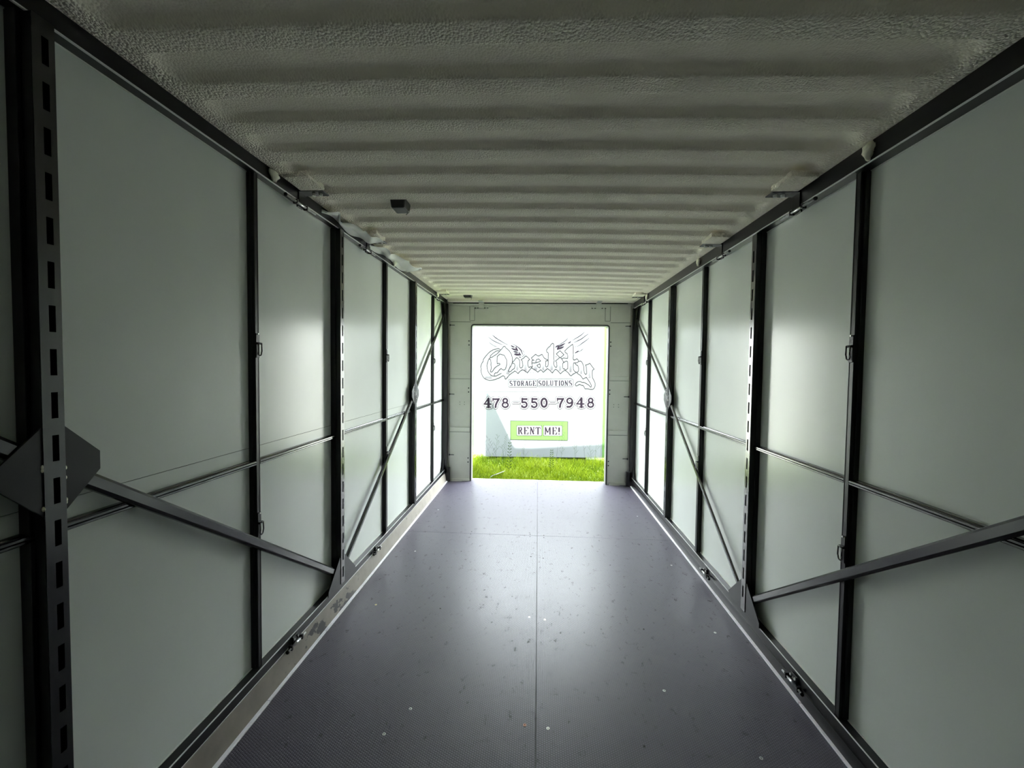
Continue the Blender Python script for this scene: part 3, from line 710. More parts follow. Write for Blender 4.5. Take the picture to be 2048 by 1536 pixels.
unit = empty('storage_unit', (0.04, YU, ZG)); tag(unit, 'white storage unit facing the doorway, with winged logo, phone number and green sign', 'storage container')
xl, xr, zb, zt = -1.225, 1.225, -0.155, 2.60
tilt = 0.012
def T(x, z): return (x, z + tilt * x)
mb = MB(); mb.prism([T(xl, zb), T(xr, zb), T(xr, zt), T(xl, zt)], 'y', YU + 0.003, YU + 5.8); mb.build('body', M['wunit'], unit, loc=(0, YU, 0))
mb = MB(); mb.prism([T(xr - 0.012, zb), T(xr + 0.095, zb), T(xr + 0.095, zt), T(xr - 0.012, zt)], 'y', YU - 0.004, YU + 0.14); mb.build('corner_trim', M['green'], unit, loc=(xr, YU, 0), bevel=0.003)
mb = MB(); mb.prism([T(xl - 0.03, zb), T(xl, zb), T(xl, zt), T(xl - 0.03, zt)], 'y', YU - 0.004, YU + 0.14); mb.build('corner_trim', M['green'], unit, loc=(xl, YU, 0), bevel=0.003)
mb = MB(); zz = 1.082
mb.prism([T(xl + 0.02, zz), T(xr, zz), T(xr, zz + 0.004), T(xl + 0.02, zz + 0.004)], 'y', YU - 0.0005, YU + 0.003)
mb.build('panel_seam', M['hatch'], unit, loc=(0, YU, zz))
for x in (-1.05, 0, 1.05):
    mb = MB(); mb.box(x - 0.1, x + 0.1, YU + 0.3, YU + 0.6, ZG - 0.02, zb + tilt * x + 0.001); mb.build('support_block', M['outer'], unit, loc=(x, YU + 0.4, ZG))

for nx0, nx1, ny, lb in ((-4.6, -1.75, 8.6, 'added white unit left of the signed one, out of view, bouncing light indoors'), (1.85, 4.7, 8.4, 'added white unit right of the signed one, out of view, bouncing light indoors')):  # added outside the view to bounce sunlight in through the doorway
    nu = empty('storage_unit', ((nx0 + nx1) / 2, ny, ZG)); tag(nu, lb, 'storage container')
    mb = MB(); mb.box(nx0, nx1, ny, ny + 5.8, ZG + 0.06, 2.45); mb.build('body', M['nunit'], nu, loc=((nx0 + nx1) / 2, ny, ZG), bevel=0.01)
    mb = MB(); mb.box(nx0 - 0.03, nx1 + 0.03, ny + 0.05, ny + 5.75, ZG, ZG + 0.06); mb.build('skid', M['outer'], nu, loc=((nx0 + nx1) / 2, ny, ZG))

class Art:
    def __init__(s): s.mb = MB()
    def poly(s, pts, lay): 
        Art.cnt = getattr(Art, 'cnt', 0) + 1; y = YU - 0.0015 * (lay + 0.015 * (Art.cnt % 61))
        s.mb.add([(art(*p)[0], y, art(*p)[1]) for p in pts], [tuple(range(len(pts)))], getattr(s, 'mi', 0))
    def line(s, pts, w, lay, closed=False, cap=True, taper=None):
        if closed: pts = list(pts) + [pts[0]]
        n = len(pts); k = 0
        for i in range(n - 1):
            (x0, y0), (x1, y1) = pts[i], pts[i + 1]; dx, dy = x1 - x0, y1 - y0; L = math.hypot(dx, dy)
            if L < 1e-6: continue
            w0 = w1 = w / 2
            if taper: w0 = w / 2 * taper(i / (n - 1)); w1 = w / 2 * taper((i + 1) / (n - 1))
            nx, ny = -dy / L, dx / L
            s.poly([(x0 + nx * w0, y0 + ny * w0), (x1 + nx * w1, y1 + ny * w1), (x1 - nx * w1, y1 - ny * w1), (x0 - nx * w0, y0 - ny * w0)], lay)
            if (cap or i < n - 2) and not taper: s.disc((x1, y1), w1, lay)
            if cap and not taper and i == 0: s.disc((x0, y0), w0, lay)
    def disc(s, c, r, lay, n=10):
        s.poly([(c[0] + r * math.cos(2 * PI * k / n), c[1] + r * math.sin(2 * PI * k / n)) for k in range(n)], lay)
    def out(s, name, mat, parent):
        me = bpy.data.meshes.new(name); me.from_pydata(s.mb.v, [], s.mb.f); me.materials.append(mat)
        # every printed patch gets a hair of thickness so it is not a zero-depth sheet
        o = bpy.data.objects.new(name, me); COL.objects.link(o); o.parent = parent; o.location = -Vector(parent.location)
        return o

def z19(ox, oy, pts, k=19.2): return [(ox + x / k, oy + y / k) for x, y in pts]
logo = empty('winged_logo', (0.04, YU, 1.6)); logo.parent = unit; logo.location = Vector((0.04, YU, 1.6)) - Vector(unit.location)
def putart(A, name, mat, par):
    me = bpy.data.meshes.new(name); base = wloc(par)
    me.from_pydata([tuple(Vector(v) - base) for v in A.mb.v], [], A.mb.f)
    for m_ in (mat if isinstance(mat, (list, tuple)) else [mat]): me.materials.append(m_)
    for p, mi in zip(me.polygons, A.mb.m): p.material_index = mi
    o = bpy.data.objects.new(name, me); COL.objects.link(o); o.parent = par; return o

Q = [z19(956, 680, [(860, 360), (840, 335), (800, 312), (740, 315), (660, 345), (600, 352), (480, 420), (390, 500), (310, 590), (240, 675), (200, 740), (205, 790), (150, 870), (118, 950), (100, 1030), (125, 1080), (110, 1170), (135, 1270), (160, 1350), (220, 1440), (300, 1495), (420, 1530), (560, 1525), (680, 1495), (740, 1465), (800, 1450), (900, 1390), (970, 1350), (1040, 1400), (1040, 1470), (1070, 1490), (1120, 1440), (1200, 1340), (1300, 1260), (1380, 1210), (1415, 1175)]),
     z19(956, 680, [(1320, 850), (1335, 740), (1320, 640), (1300, 550), (1260, 480), (1210, 400), (1130, 330), (1070, 280), (1055, 235), (1020, 225), (985, 240), (930, 320), (870, 375), (830, 420), (760, 500), (690, 550), (600, 605), (540, 645), (480, 655), (430, 700), (395, 770), (365, 860), (345, 960), (355, 1080), (380, 1180), (430, 1260), (500, 1340), (570, 1370), (660, 1372), (730, 1355), (780, 1325), (900, 1265)]),
     z19(956, 680, [(480, 650), (470, 600), (540, 530), (600, 480), (700, 415), (760, 390), (820, 395)]),
     z19(956, 680, [(430, 710), (490, 745), (505, 850), (500, 950), (515, 1050), (500, 1120), (475, 1190), (500, 1220), (550, 1200), (640, 1060), (740, 985), (850, 925), (850, 890), (800, 870), (740, 900), (735, 800), (740, 700), (740, 620), (850, 520), (1020, 575), (1060, 660), (1110, 750), (1115, 880), (1100, 980), (1060, 1100), (1000, 1140), (940, 1120), (905, 1080), (860, 1100), (800, 1170), (735, 1250), (690, 1235), (640, 1270), (625, 1360)]),
     z19(956, 680, [(1320, 850), (1310, 910), (1270, 990), (1210, 1090), (1170, 1180), (1230, 1210), (1290, 1170), (1340, 1110), (1400, 1090), (1420, 1030), (1435, 970), (1412, 900), (1330, 870)])]
U_ = [z19(1020, 680, [(90, 850), (150, 800), (200, 740), (240, 680), (280, 665), (330, 700), (375, 760), (385, 850), (378, 950), (385, 1030), (430, 1065), (480, 1040), (510, 960), (490, 880), (490, 800), (435, 745), (540, 680), (590, 620), (625, 600), (680, 640), (770, 740), (705, 785), (695, 890), (705, 990), (740, 1045), (780, 1015), (850, 1010)]),
      z19(1020, 680, [(185, 1170), (240, 1200), (320, 1275), (380, 1200), (490, 1120), (600, 1185), (680, 1245), (740, 1170), (830, 1060)])]
A_ = [z19(1020, 680, [(830, 1060), (880, 1010), (850, 900), (855, 800), (885, 760), (830, 680), (900, 620), (1000, 535), (1060, 595), (1120, 605), (1240, 540), (1320, 680), (1400, 730), (1460, 755)]),
      z19(1020, 680, [(830, 1060), (960, 1130), (1080, 1220), (1190, 1125), (1290, 1225), (1370, 1160), (1450, 1085), (1536, 1150)]),
      z19(1020, 680, [(870, 760), (920, 750), (940, 800)]), z19(1020, 680, [(860, 870), (950, 870), (1100, 840), (1190, 795), (1120, 720), (1050, 730), (1010, 780), (1005, 850)]),
      z19(1020, 680, [(1050, 960), (1160, 900), (1175, 980), (1160, 1060), (1090, 1030), (1050, 960)]),
      z19(1020, 680, [(1460, 775), (1385, 800), (1380, 900), (1375, 1000), (1410, 1035), (1460, 1000), (1480, 920), (1475, 790)])]
L_ = [z19(1090, 680, [(130, 770), (130, 640), (145, 520), (120, 480), (75, 450), (65, 390), (100, 330), (150, 270), (195, 250), (240, 170), (300, 120), (340, 150), (350, 250), (340, 430), (350, 600), (345, 700), (360, 800), (340, 890), (360, 970), (400, 1030), (450, 1040), (470, 1000), (460, 860), (410, 800), (500, 730), (570, 665)]),
      z19(1090, 680, [(0, 1170), (105, 1085), (190, 1150), (290, 1255), (370, 1150), (420, 1105), (520, 1190), (600, 1290), (690, 1200), (780, 1150)])]
I_ = [z19(1090, 680, [(585, 405), (660, 490), (735, 560), (610, 665), (570, 665), (510, 600), (440, 530), (510, 470), (585, 405)]),
      z19(1090, 680, [(600, 665), (650, 720), (710, 830)])]
T_ = [z19(1090, 680, [(650, 720), (720, 685), (870, 705), (875, 610), (850, 510), (780, 480), (765, 420), (850, 330), (960, 240), (1060, 165), (1085, 250), (1085, 480), (1095, 600), (1075, 700), (1110, 765), (1150, 765)]),
      z19(1090, 680, [(710, 840), (760, 840), (820, 800), (870, 820), (875, 950), (880, 1090), (785, 1150), (760, 1100), (700, 1095), (680, 1000), (690, 890), (740, 850)]),
      z19(1090, 680, [(780, 1150), (850, 1210), (910, 1260), (960, 1335), (1010, 1365), (1100, 1280)]),
      z19(1130, 700, [(300, 350), (370, 350), (420, 315), (460, 335), (495, 400), (450, 450), (370, 465), (310, 460), (305, 570), (310, 700), (345, 760), (400, 795), (380, 820), (290, 870), (225, 925), (170, 890), (130, 820)], 18.07)]
Y_ = [z19(1130, 700, [(370, 480), (400, 530), (460, 550), (490, 640), (490, 740), (475, 775), (415, 800), (480, 860), (560, 910), (600, 970), (650, 1040), (770, 975), (820, 1050), (900, 1170), (950, 1270), (950, 1320), (920, 1330), (860, 1260), (780, 1210), (690, 1160), (620, 1160), (560, 1130), (480, 1130), (410, 1170), (375, 1240), (385, 1280), (430, 1285), (530, 1225), (600, 1265), (665, 1275), (720, 1390), (800, 1385), (900, 1410), (990, 1415), (1050, 1370), (1080, 1300), (1080, 1180), (1040, 1090), (990, 1000), (980, 850), (985, 725), (1050, 690), (970, 590), (890, 475), (820, 520), (735, 540), (770, 610), (775, 740), (780, 850), (745, 880), (700, 820), (680, 740), (680, 620), (650, 520), (600, 420), (560, 395), (500, 405)], 18.07)]
A = Art()
for grp in (Q, U_, A_, L_, I_, T_, Y_):
    for pl in grp: A.line(pl, 1.35, 4)
putart(A, 'word_outline', M['ink2'], logo)
# grey hatching in the lower half of the letter bodies
A = Art(); rnd = random.Random(3)
for (x0, x1, y0, y1) in [(1032, 1038, 722, 741), (1048, 1055, 722, 742), (1067, 1076, 727, 740), (1084, 1090, 724, 740), (1100, 1107, 722, 741), (1117, 1124, 724, 741), (1138, 1145, 720, 744), (1160, 1165, 730, 748), (1176, 1182, 735, 756), (968, 985, 748, 757), (1012, 1020, 735, 748), (1018, 1022, 715, 735)]:
    v = y0
    while v < y1:
        t = (v - y0) / (y1 - y0); 
        A.line([(x0 + rnd.uniform(0, 1.5), v), (x1 - rnd.uniform(0, 1.5), v)], 0.25 + 0.35 * t, 1, cap=False); v += 1.25 - 0.25 * t
putart(A, 'word_hatching', M['hatch'], logo)
# wings: long feather slivers
A = Art(); tp = lambda t: max(0.38, math.sin(PI * min(1, 0.08 + t * 0.92)) )
def zz2(ox, oy, pts): return [(ox + x / 22.756, oy + y / 22.756) for x, y in pts]
left = [([(330, 300), (480, 450), (700, 580), (880, 690), (1040, 770)], 0.9), ([(150, 400), (330, 550), (520, 650), (680, 720), (840, 790)], 0.9), ([(140, 570), (260, 710), (400, 810), (560, 880)], 0.6), ([(440, 800), (560, 880)], 0.7),
        ([(330, 300), (560, 480), (720, 600)], 0.4), ([(800, 560), (900, 610)], 0.6), ([(1050, 560), (1095, 610)], 0.9), ([(1200, 700), (1370, 800)], 0.6), ([(1030, 870), (1180, 950)], 0.7), ([(1060, 740), (1150, 790)], 0.5),
        ([(1190, 800), (1260, 850), (1370, 890)], 1.9), ([(1220, 930), (1330, 980), (1500, 1040)], 2.4), ([(1420, 870), (1440, 960), (1520, 1060)], 2.8), ([(1310, 1080), (1410, 1100), (1520, 1120)], 2.2), ([(1360, 1180), (1480, 1200), (1600, 1250)], 2.4), ([(1560, 1110), (1590, 1200), (1660, 1250)], 2.4), ([(1330, 1210), (1450, 1240), (1600, 1260)], 1.6),
        ([(1410, 820), (1560, 920), (1660, 1030), (1700, 1150), (1750, 1240)], 1.5), ([(1520, 880), (1640, 1000), (1690, 1100)], 1.3), ([(1680, 980), (1760, 1080), (1835, 1200)], 0.6), ([(1700, 1330), (1835, 1210)], 1.4), ([(1550, 1310), (1610, 1350), (1665, 1340)], 1.3), ([(1190, 700), (1450, 830), (1620, 950)], 0.5), ([(1590, 1060), (1660, 1130)], 0.7),
        ([(940, 720), (1150, 860), (1300, 960)], 0.35), ([(1200, 1050), (1330, 1090)], 0.5), ([(1230, 1110), (1390, 1160)], 0.5)]
right = [([(1570, 205), (1450, 330), (1290, 440), (1130, 530), (1000, 600)], 0.9), ([(1750, 300), (1600, 400), (1430, 530), (1290, 600), (1180, 655), (1060, 700)], 1.0), ([(1790, 480), (1640, 600), (1480, 710), (1350, 810), (1210, 880)], 0.9), ([(1180, 850), (1140, 910)], 1.2), ([(1540, 940), (1430, 1040), (1300, 1130)], 0.6),
         ([(1150, 1160), (1250, 1100), (1320, 1070)], 1.8), ([(1140, 1170), (1180, 1120)], 2.0), ([(1280, 1270), (1200, 1330)], 0.8), ([(830, 480), (760, 560), (640, 660), (440, 780), (290, 860)], 0.8), ([(950, 630), (900, 690), (820, 720)], 1.7), ([(1050, 500), (960, 570)], 0.7),
         ([(700, 720), (560, 790), (430, 850), (380, 900)], 1.8), ([(640, 770), (520, 830), (420, 870)], 2.0), ([(640, 870), (520, 930), (400, 960), (330, 1010)], 2.6), ([(430, 820), (390, 900), (330, 1000)], 2.6), ([(400, 810), (320, 850), (260, 910)], 2.0), ([(810, 820), (690, 900)], 0.8), ([(920, 720), (800, 850)], 0.5), ([(760, 690), (600, 780)], 0.5), ([(270, 930), (250, 990)], 0.8), ([(340, 1050), (310, 1090)], 0.8), ([(260, 1320), (320, 1340)], 1.6), ([(700, 1290), (740, 1310)], 1.6), ([(1500, 990), (1260, 1080)], 0.5)]
for pts, wd in left: A.line(zz2(970, 655, pts), wd * 1.5, 2, taper=tp)
for pts, wd in right: A.line(zz2(1100, 655, pts), wd * 1.5, 2, taper=tp)
rnd = random.Random(9)
for x0, x1 in ((1043, 1072), (1078, 1118)):
    for k in range(34):
        u = rnd.uniform(x0, x1); v = 743 + rnd.random() * 8; a_ = rnd.uniform(-1.2, 1.2); l_ = rnd.uniform(0.6, 1.8)
        A.line([(u, v), (u + l_ * math.cos(a_), v + l_ * math.sin(a_))], rnd.uniform(0.3, 0.7), 2, taper=tp)
for u, v in ((1061.5, 743.5), (1066.5, 744), (1094.5, 744)): A.line([(u, v + 2), (u + 0.8, v)], 1.5, 3, taper=tp)
putart(A, 'wings', M['ink'], logo)

# stencil / slab alphabet: list of strokes in a 1 x 1 box (x right, y down); (points, weight)
def arc(cx, cy, rx, ry, a0, a1, n=12): return [(cx + rx * math.cos(math.radians(a0 + (a1 - a0) * k / n)), cy + ry * math.sin(math.radians(a0 + (a1 - a0) * k / n))) for k in range(n + 1)]
G = {
 'S': [(arc(.5, .27, .36, .22, -30, -88, 4), .7), (arc(.5, .27, .34, .22, -100, -270, 8) + arc(.5, .74, .36, .22, -80, 60, 7), 1), (arc(.5, .74, .36, .22, 100, 160, 4), .7)],
 'T': [([(.5, .02), (.5, .98)], 1.1), ([(.12, .06), (.36, .06)], .6), ([(.10, .04), (.10, .30)], .5), ([(.64, .06), (.88, .06)], .6), ([(.90, .04), (.90, .30)], .5), ([(.34, .97), (.66, .97)], .4)],
 'O': [(arc(.5, .5, .36, .44, 100, 260, 10), 1), (arc(.5, .5, .36, .44, -80, 80, 10), 1)],
 'R': [([(.22, .03), (.22, .97)], 1.1), ([(.08, .04), (.36, .04)], .4), ([(.08, .97), (.38, .97)], .4), (arc(.42, .27, .34, .22, -80, 90, 8), .9), ([(.50, .50), (.80, .96)], 1.0), ([(.70, .97), (.98, .97)], .4)],
 'A': [([(.18, .97), (.46, .10)], .6), ([(.54, .04), (.84, .97)], 1.1), ([(.30, .68), (.62, .68)], .4), ([(.02, .97), (.32, .97)], .4), ([(.66, .97), (.99, .97)], .4)],
 'G': [(arc(.5, .5, .38, .44, -100, -262, 10), 1), (arc(.5, .5, .36, .42, -70, -25, 4), .6), ([(.80, .56), (.80, .92)], .9), ([(.62, .56), (.95, .56)], .4), (arc(.5, .5, .38, .44, 30, 80, 4), .6)],
 'E': [([(.22, .03), (.22, .97)], 1.1), ([(.06, .04), (.42, .04)], .4), ([(.56, .05), (.90, .05), (.90, .30)], .6), ([(.34, .50), (.62, .50)], .45), ([(.66, .38), (.66, .62)], .4), ([(.06, .97), (.42, .97)], .4), ([(.56, .95), (.92, .95), (.92, .70)], .6)],
 'L': [([(.26, .03), (.26, .97)], 1.1), ([(.08, .04), (.44, .04)], .4), ([(.08, .97), (.44, .97)], .4), ([(.58, .95), (.92, .95), (.92, .66)], .6)],
 'U': [([(.22, .03), (.22, .70), (.30, .88), (.42, .95)], 1), ([(.80, .03), (.80, .74), (.70, .90), (.58, .95)], .7), ([(.05, .04), (.38, .04)], .4), ([(.64, .04), (.96, .04)], .4)],
 'I': [([(.5, .03), (.5, .97)], 1.1), ([(.15, .04), (.85, .04)], .4), ([(.15, .97), (.85, .97)], .4)],
 'N': [([(.18, .30), (.18, .97)], .7), ([(.20, .04), (.82, .97)], 1.15), ([(.82, .03), (.82, .62)], .7), ([(.02, .97), (.34, .97)], .4), ([(.66, .04), (.98, .04)], .4), ([(.06, .04), (.28, .04)], .4)],
 'M': [([(.16, .10), (.14, .97)], .8), ([(.16, .04), (.46, .74)], 1.0), ([(.80, .04), (.52, .74)], .6), ([(.84, .04), (.86, .97)], 1.0), ([(.02, .97), (.28, .97)], .4), ([(.70, .97), (.99, .97)], .4), ([(.05, .04), (.24, .04)], .4), ([(.76, .04), (.96, .04)], .4)],
 '!': [([(.5, .03), (.5, .66)], 1.3), ([(.34, .92), (.66, .92)], 1.1)],
 '4': [([(.56, .06), (.10, .62)], .7), ([(.06, .63), (.94, .63)], .8), ([(.62, .04), (.62, .96)], 1.35), ([(.36, .96), (.90, .96)], .6)],
 '7': [([(.08, .10), (.92, .10)], 1.0), ([(.08, .02), (.08, .34)], .55), ([(.92, .08), (.66, .40), (.48, .70), (.44, .96)], 1.1)],
 '8': [(arc(.5, .27, .27, .22, 0, 360, 18), .95), (arc(.5, .72, .36, .25, 0, 360, 18), .95)],
 '5': [([(.20, .10), (.86, .10)], 1.0), ([(.20, .04), (.18, .44)], 1.0), (arc(.48, .70, .38, .28, -120, 150, 16), 1.0), ([(.14, .78), (.14, .96)], .7)],
 '0': [(arc(.5, .5, .36, .44, 0, 360, 22), 1.15)],
 '9': [(arc(.46, .30, .32, .26, 0, 360, 18), .95), ([(.78, .26), (.82, .50), (.72, .78), (.50, .94), (.16, .94)], 1.05)],
 '-': [([(.02, .5), (.98, .5)], .9)],
}
def glyph(A, ch, x0, x1, y0, y1, w, extra, lay, cap=True, slope=0.0):
    for k, (pts, wt) in enumerate(G[ch]):
        P = [(x0 + (x1 - x0) * px, y0 + (y1 - y0) * py + slope * (x0 - 1077)) for px, py in pts]
        A.line(P, w * wt + extra, lay, cap=(cap or extra > 0))
phone = [('4', 965, 985), ('7', 983, 1001), ('8', 1001, 1020.5), ('-', 1025, 1040), ('5', 1040.5, 1058), ('5', 1060.5, 1078), ('0', 1079.5, 1098), ('-', 1098.5, 1113.5), ('7', 1112.5, 1130), ('9', 1130.5, 1150), ('4', 1151, 1171), ('8', 1172, 1190.5)]
ph = empty('phone_number', (0.04, YU, 0.8)); ph.parent = unit; ph.location = Vector((0.04, YU, 0.87)) - Vector(unit.location)
for ch, a_, b_ in phone:
    A = Art(); wv = 3.4 if ch != '-' else 0.9
    for mi, (ex, lay) in enumerate(((5.9, 1), (4.3, 3), (0.0, 5))):
        A.mi = mi; glyph(A, ch, a_ + 1.8, b_ - 1.8, 795.6, 814.4, wv, ex, lay, slope=-0.004)
    putart(A, 'digit' if ch != '-' else 'hyphen', [M['ink2'], M['signwhite'], M['ink']], ph)
st = empty('storage_solutions_lettering', (0.04, YU, 1.3)); st.parent = unit; st.location = Vector((0.04, YU, 1.25)) - Vector(unit.location)
def rr(x0, x1, y0, y1, r, n=5, sl=0.0, corners=(1, 1, 1, 1)):
    out = []
    for (cx, cy, a0, on_) in ((x1 - r, y0 + r, -90, corners[1]), (x1 - r, y1 - r, 0, corners[2]), (x0 + r, y1 - r, 90, corners[3]), (x0 + r, y0 + r, 180, corners[0])):
        for k in range(n + 1):
            a_ = math.radians(a0 + 90 * k / n); out.append((cx + r * math.cos(a_), cy + r * math.sin(a_)))
    return [(x, y + sl * (x - 1077)) for x, y in out]
A = Art(); A.line(rr(1017.3, 1075.2, 758.3, 773.8, 2.6), 0.75, 1, closed=True); A.line(rr(1075.8, 1146.8, 757.4, 773.2, 3.2), 0.75, 1, closed=True); putart(A, 'lettering_border', M['ink2'], st)
for ch, a_, b_ in [('S', 1019.3, 1025.6), ('T', 1026.3, 1033.6), ('O', 1034.6, 1040.8), ('R', 1042.2, 1049.4), ('A', 1050.4, 1057.4), ('G', 1058.4, 1064.8), ('E', 1066.2, 1073.0),
                   ('S', 1077.4, 1083.8), ('O', 1085.0, 1091.2), ('L', 1092.6, 1099.2), ('U', 1100.4, 1107.4), ('T', 1108.6, 1116.2), ('I', 1117.4, 1121.2), ('O', 1122.0, 1128.2), ('N', 1129.2, 1137.0), ('S', 1138.0, 1144.6)]:
    A = Art(); glyph(A, ch, a_, b_, 760.6, 771.4, 1.75, 0, 2, cap=False, slope=-0.004)
    putart(A, 'letter', M['ink'], st)
rs = empty('rent_sign', (0.04, YU, 0.35)); rs.parent = unit; rs.location = Vector((0.04, YU, 0.3)) - Vector(unit.location)
A = Art(); A.poly([(1021.3, 841.6), (1136.0, 842.4), (1135.8, 880.4), (1021.3, 879.6)], 0.5); putart(A, 'green_plate', M['green'], rs)
A = Art(); A.line([(1021.3, 841.6), (1136.0, 842.4), (1135.8, 880.4), (1021.3, 879.6)], 0.8, 1.2, closed=True); putart(A, 'plate_border', M['ink2'], rs)
rent = [('R', 1036, 1046.2), ('E', 1048, 1057.6), ('N', 1060, 1069.8), ('T', 1071.2, 1082), ('M', 1089.6, 1102.6), ('E', 1105, 1114.6), ('!', 1115.8, 1121.8)]
for pass_ in (0, 1):
    A = Art(); ex = (5.0, 0)[0]
    if pass_ == 0: A.poly(rr(1033.4, 1084.6, 850.4, 871.8, 2), 1.6); A.poly(rr(1087, 1125.4, 850.4, 871.8, 2), 1.6); putart(A, 'lettering_outline', M['ink2'], rs)
    else: A.poly(rr(1034.1, 1083.9, 851.1, 871.1, 2), 3.2); A.poly(rr(1087.7, 1124.7, 851.1, 871.1, 2), 3.2); putart(A, 'lettering_border', M['signwhite'], rs)
for ch, a_, b_ in rent:
    A = Art()
    glyph(A, ch, a_, b_, 853.8, 868.6, 2.4, 0, 5, cap=False)
    putart(A, 'letter', M['ink'], rs)

# ------------------------------------------------------------------ grass and weeds
def grass():
    rnd = random.Random(21); vs_ = []; fs = []; tint = []
    for k in range(30000):
        y = 6.02 + (rnd.random() ** 1.1) * 2.35; x = rnd.uniform(-1.55, 1.75)
        if y > YU - 0.05 and -1.3 < x < 1.38: continue
        patch = 0.5 + 0.5 * math.sin(x * 3.1 + 1.3 * math.sin(y * 2.7)) * math.cos(y * 3.3 + x)
        h = rnd.uniform(0.05, 0.155) * (0.75 + 0.5 * patch)
        if rnd.random() < 0.02: h *= 1.7
        if x < -1.0: h *= 1.4
        wd = rnd.uniform(0.0022, 0.0048); a = rnd.uniform(0, 2 * PI); lean = rnd.uniform(0.1, 0.9) * h; b = rnd.uniform(0, 2 * PI)
        cx, cy = math.cos(a) * wd, math.sin(a) * wd * 0.6; lx, ly = math.cos(b) * lean, math.sin(b) * lean
        base = len(vs_); t = min(1, max(0, 0.25 + 0.5 * patch + rnd.uniform(-0.3, 0.3)))
        for q, ww in ((0, 1.0), (0.4, 0.9), (0.75, 0.6)):
            zz_ = ZG + h * (q - 0.12 * q * q); ox, oy = lx * q * q, ly * q * q
            vs_ += [(x + ox - cx * ww, y + oy - cy * ww, zz_), (x + ox + cx * ww, y + oy + cy * ww, zz_)]; tint += [t * (0.25 + q), t * (0.25 + q)]
        vs_.append((x + lx, y + ly, ZG + h * 0.88)); tint.append(t)
        fs += [(base, base + 1, base + 3, base + 2), (base + 2, base + 3, base + 5, base + 4), (base + 4, base + 5, base + 6)]
    me = bpy.data.meshes.new('grass'); me.from_pydata(vs_, [], fs); me.materials.append(M['grass'])
    at = me.attributes.new('tint', 'FLOAT', 'POINT'); at.data.foreach_set('value', tint)
    o = bpy.data.objects.new('grass', me); COL.objects.link(o)
    tag(o, 'bright green grass between the doorway and the white unit', 'grass', kind='stuff')
grass()

def weed(u, v_top, y, lean, kind, lab, seed, hbase=None):
    """a stalk rising from the ground; u/v_top give where its head reads against the sign"""
    rnd = random.Random(seed); X, Z = art(u, v_top); sc = y / YU
    xt = X * sc; zt_ = 1.53 + (Z - 1.53) * sc; x0 = xt - lean
    mb = MB(); n = 7; pts = []
    for i in range(n + 1):
        t = i / n; pts.append(Vector((x0 + lean * t ** 1.6 + 0.008 * math.sin(5 * t + seed), y + 0.01 * math.sin(3 * t), ZG + (zt_ - ZG) * t)))
    r = 0.0019
    for i in range(n): mb.tube(pts[i], pts[i + 1], r * (1 - 0.09 * i), 5, cap=False)
    root = empty('tall_weed', (x0, y, ZG)); tag(root, lab, 'weed', 'tall weeds in front of the white unit')
    o = mb.build('stem', M['weed' if kind != 'dry' else 'weed_dry'], root, loc=(x0, y, ZG))
    mb = MB()
    if kind == 'leafy':
        for i in range(9):
            t = 0.25 + 0.75 * i / 9; p = pts[0].lerp(pts[-1], t)
            for sg in (-1, 1):
                L = 0.055 * (1.1 - 0.6 * t) ; q = Vector((sg * L, rnd.uniform(-0.02, 0.02), L * 0.75)); m_ = q * 0.5 + Vector((0, 0, 0.008)); wv = Vector((0.0, 0.006, 0.006))
                mb.add([p, p + m_ + wv, p + q, p + m_ - wv], [(0, 1, 2, 3)])
                mb.tube(p, p + q * 0.9, 0.0014, 4, cap=False)
        mb.build('leaves', M['weed'], root, loc=(x0, y, ZG + 0.2))
    else:
        for i in range(8):
            t = 0.45 + 0.55 * i / 8; p = pts[0].lerp(pts[-1], t); sg = rnd.choice((-1, 1)); L = rnd.uniform(0.05, 0.13) * (1.3 - t)
            q = p + Vector((sg * L * 0.7, rnd.uniform(-0.02, 0.02), L)); mb.tube(p, q, 0.0012, 4, cap=False)
            for k in range(4):
                w_ = p.lerp(q, 0.3 + 0.2 * k); mb.tube(w_, w_ + Vector((rnd.uniform(-0.012, 0.012), 0, rnd.uniform(0.004, 0.016))), 0.0013, 4, cap=False)
        mb.build('seed_head', M['weed_dry' if kind == 'dry' else 'weed'], root, loc=(x0, y, ZG + 0.4))
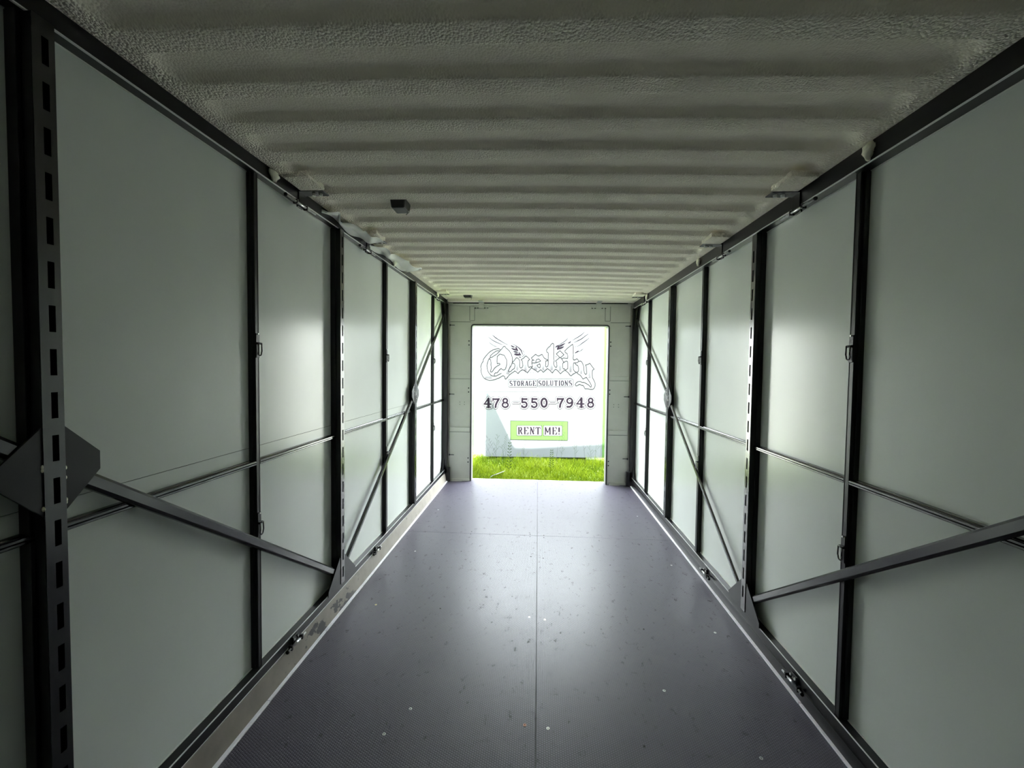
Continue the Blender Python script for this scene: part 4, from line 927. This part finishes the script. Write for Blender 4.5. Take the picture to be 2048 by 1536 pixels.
W = [(961, 868, 7.4, -0.22, 'dry', 'thin dry stalk leaning left, at the far left of the doorway view'), (972, 872, 7.2, -0.25, 'dry', 'dry stalk leaning left across the left edge of the shadow'),
     (994, 868, 7.6, 0.02, 'seed', 'feathery weed standing inside the tall shadow'), (1003, 890, 7.0, -0.05, 'seed', 'short bent weed in the tall shadow'), (1014, 868, 7.7, 0.03, 'seed', 'small feathery weed against the right side of the tall shadow'),
     (1021, 882, 6.9, 0.02, 'leafy', 'leafy ladder-like weed below the left end of the green sign'), (1051, 884, 7.5, 0.03, 'seed', 'faint seed stalk under the middle of the green sign'), (1104, 898, 7.2, 0.01, 'leafy', 'short leafy weed right of the centre of the grass'),
     (1126, 842, 7.4, 0.10, 'dry', 'tall dry stalk crossing the right end of the green sign'), (1131, 862, 7.3, 0.07, 'seed', 'seed stalk at the lower right corner of the green sign'), (1146, 848, 7.6, -0.05, 'seed', 'tall seed stalk just right of the green sign'),
     (1155, 858, 7.3, 0.03, 'seed', 'branching stalk second to the right of the green sign'), (1166, 852, 7.6, -0.04, 'dry', 'tall thin dry stalk between the green sign and the right door jamb'), (1176, 872, 7.2, -0.10, 'seed', 'weed leaning left near the right door jamb'),
     (1196, 858, 7.5, 0.03, 'seed', 'tall seed stalk second from the right door jamb'), (1205, 848, 7.7, 0.02, 'seed', 'tallest seed stalk beside the right door jamb')]
for i, (u, v, y, ln, kd, lb) in enumerate(W): weed(u, v, y, ln, kd, lb, i + 1)
# broad-leaved clump by the threshold and a pale scrap in the grass
root = empty('leafy_clump', (0.02, 6.15, ZG)); tag(root, 'broad-leaved dark green clump just beyond the centre of the threshold', 'plant')
mb = MB(); rnd = random.Random(5)
for k in range(16):
    a = rnd.uniform(0, 2 * PI); L = rnd.uniform(0.07, 0.13); c = Vector((0.02, 6.25, ZG + 0.05)); dirv = Vector((math.cos(a), math.sin(a), 0)); sd = Vector((-math.sin(a), math.cos(a), 0)) * 0.02
    p1 = c + dirv * L * 0.5 + Vector((0, 0, 0.09)); p2 = c + dirv * L + Vector((0, 0, 0.07)); mb.add([c, p1 + sd, p2, p1 - sd], [(0, 1, 2, 3)])
mb.build('leaves', M['weed'], root, loc=(0.02, 6.15, ZG))
mb = MB(); mb.add([(-0.70, 6.62, ZG + 0.10), (-0.62, 6.66, ZG + 0.115), (-0.50, 6.80, ZG + 0.14), (-0.53, 6.84, ZG + 0.125)], [(0, 1, 2, 3)])
mb.add([(-0.72, 6.60, ZG + 0.08), (-0.66, 6.60, ZG + 0.12), (-0.64, 6.66, ZG + 0.12), (-0.70, 6.68, ZG + 0.09)], [(0, 1, 2, 3)])
o = mb.build('litter_scrap', M['litter'], loc=(-0.62, 6.7, ZG + 0.1)); sdm = o.modifiers.new('s', 'SOLIDIFY'); sdm.thickness = 0.002
tag(o, 'crumpled pale scrap lying in the grass left of centre', 'litter')
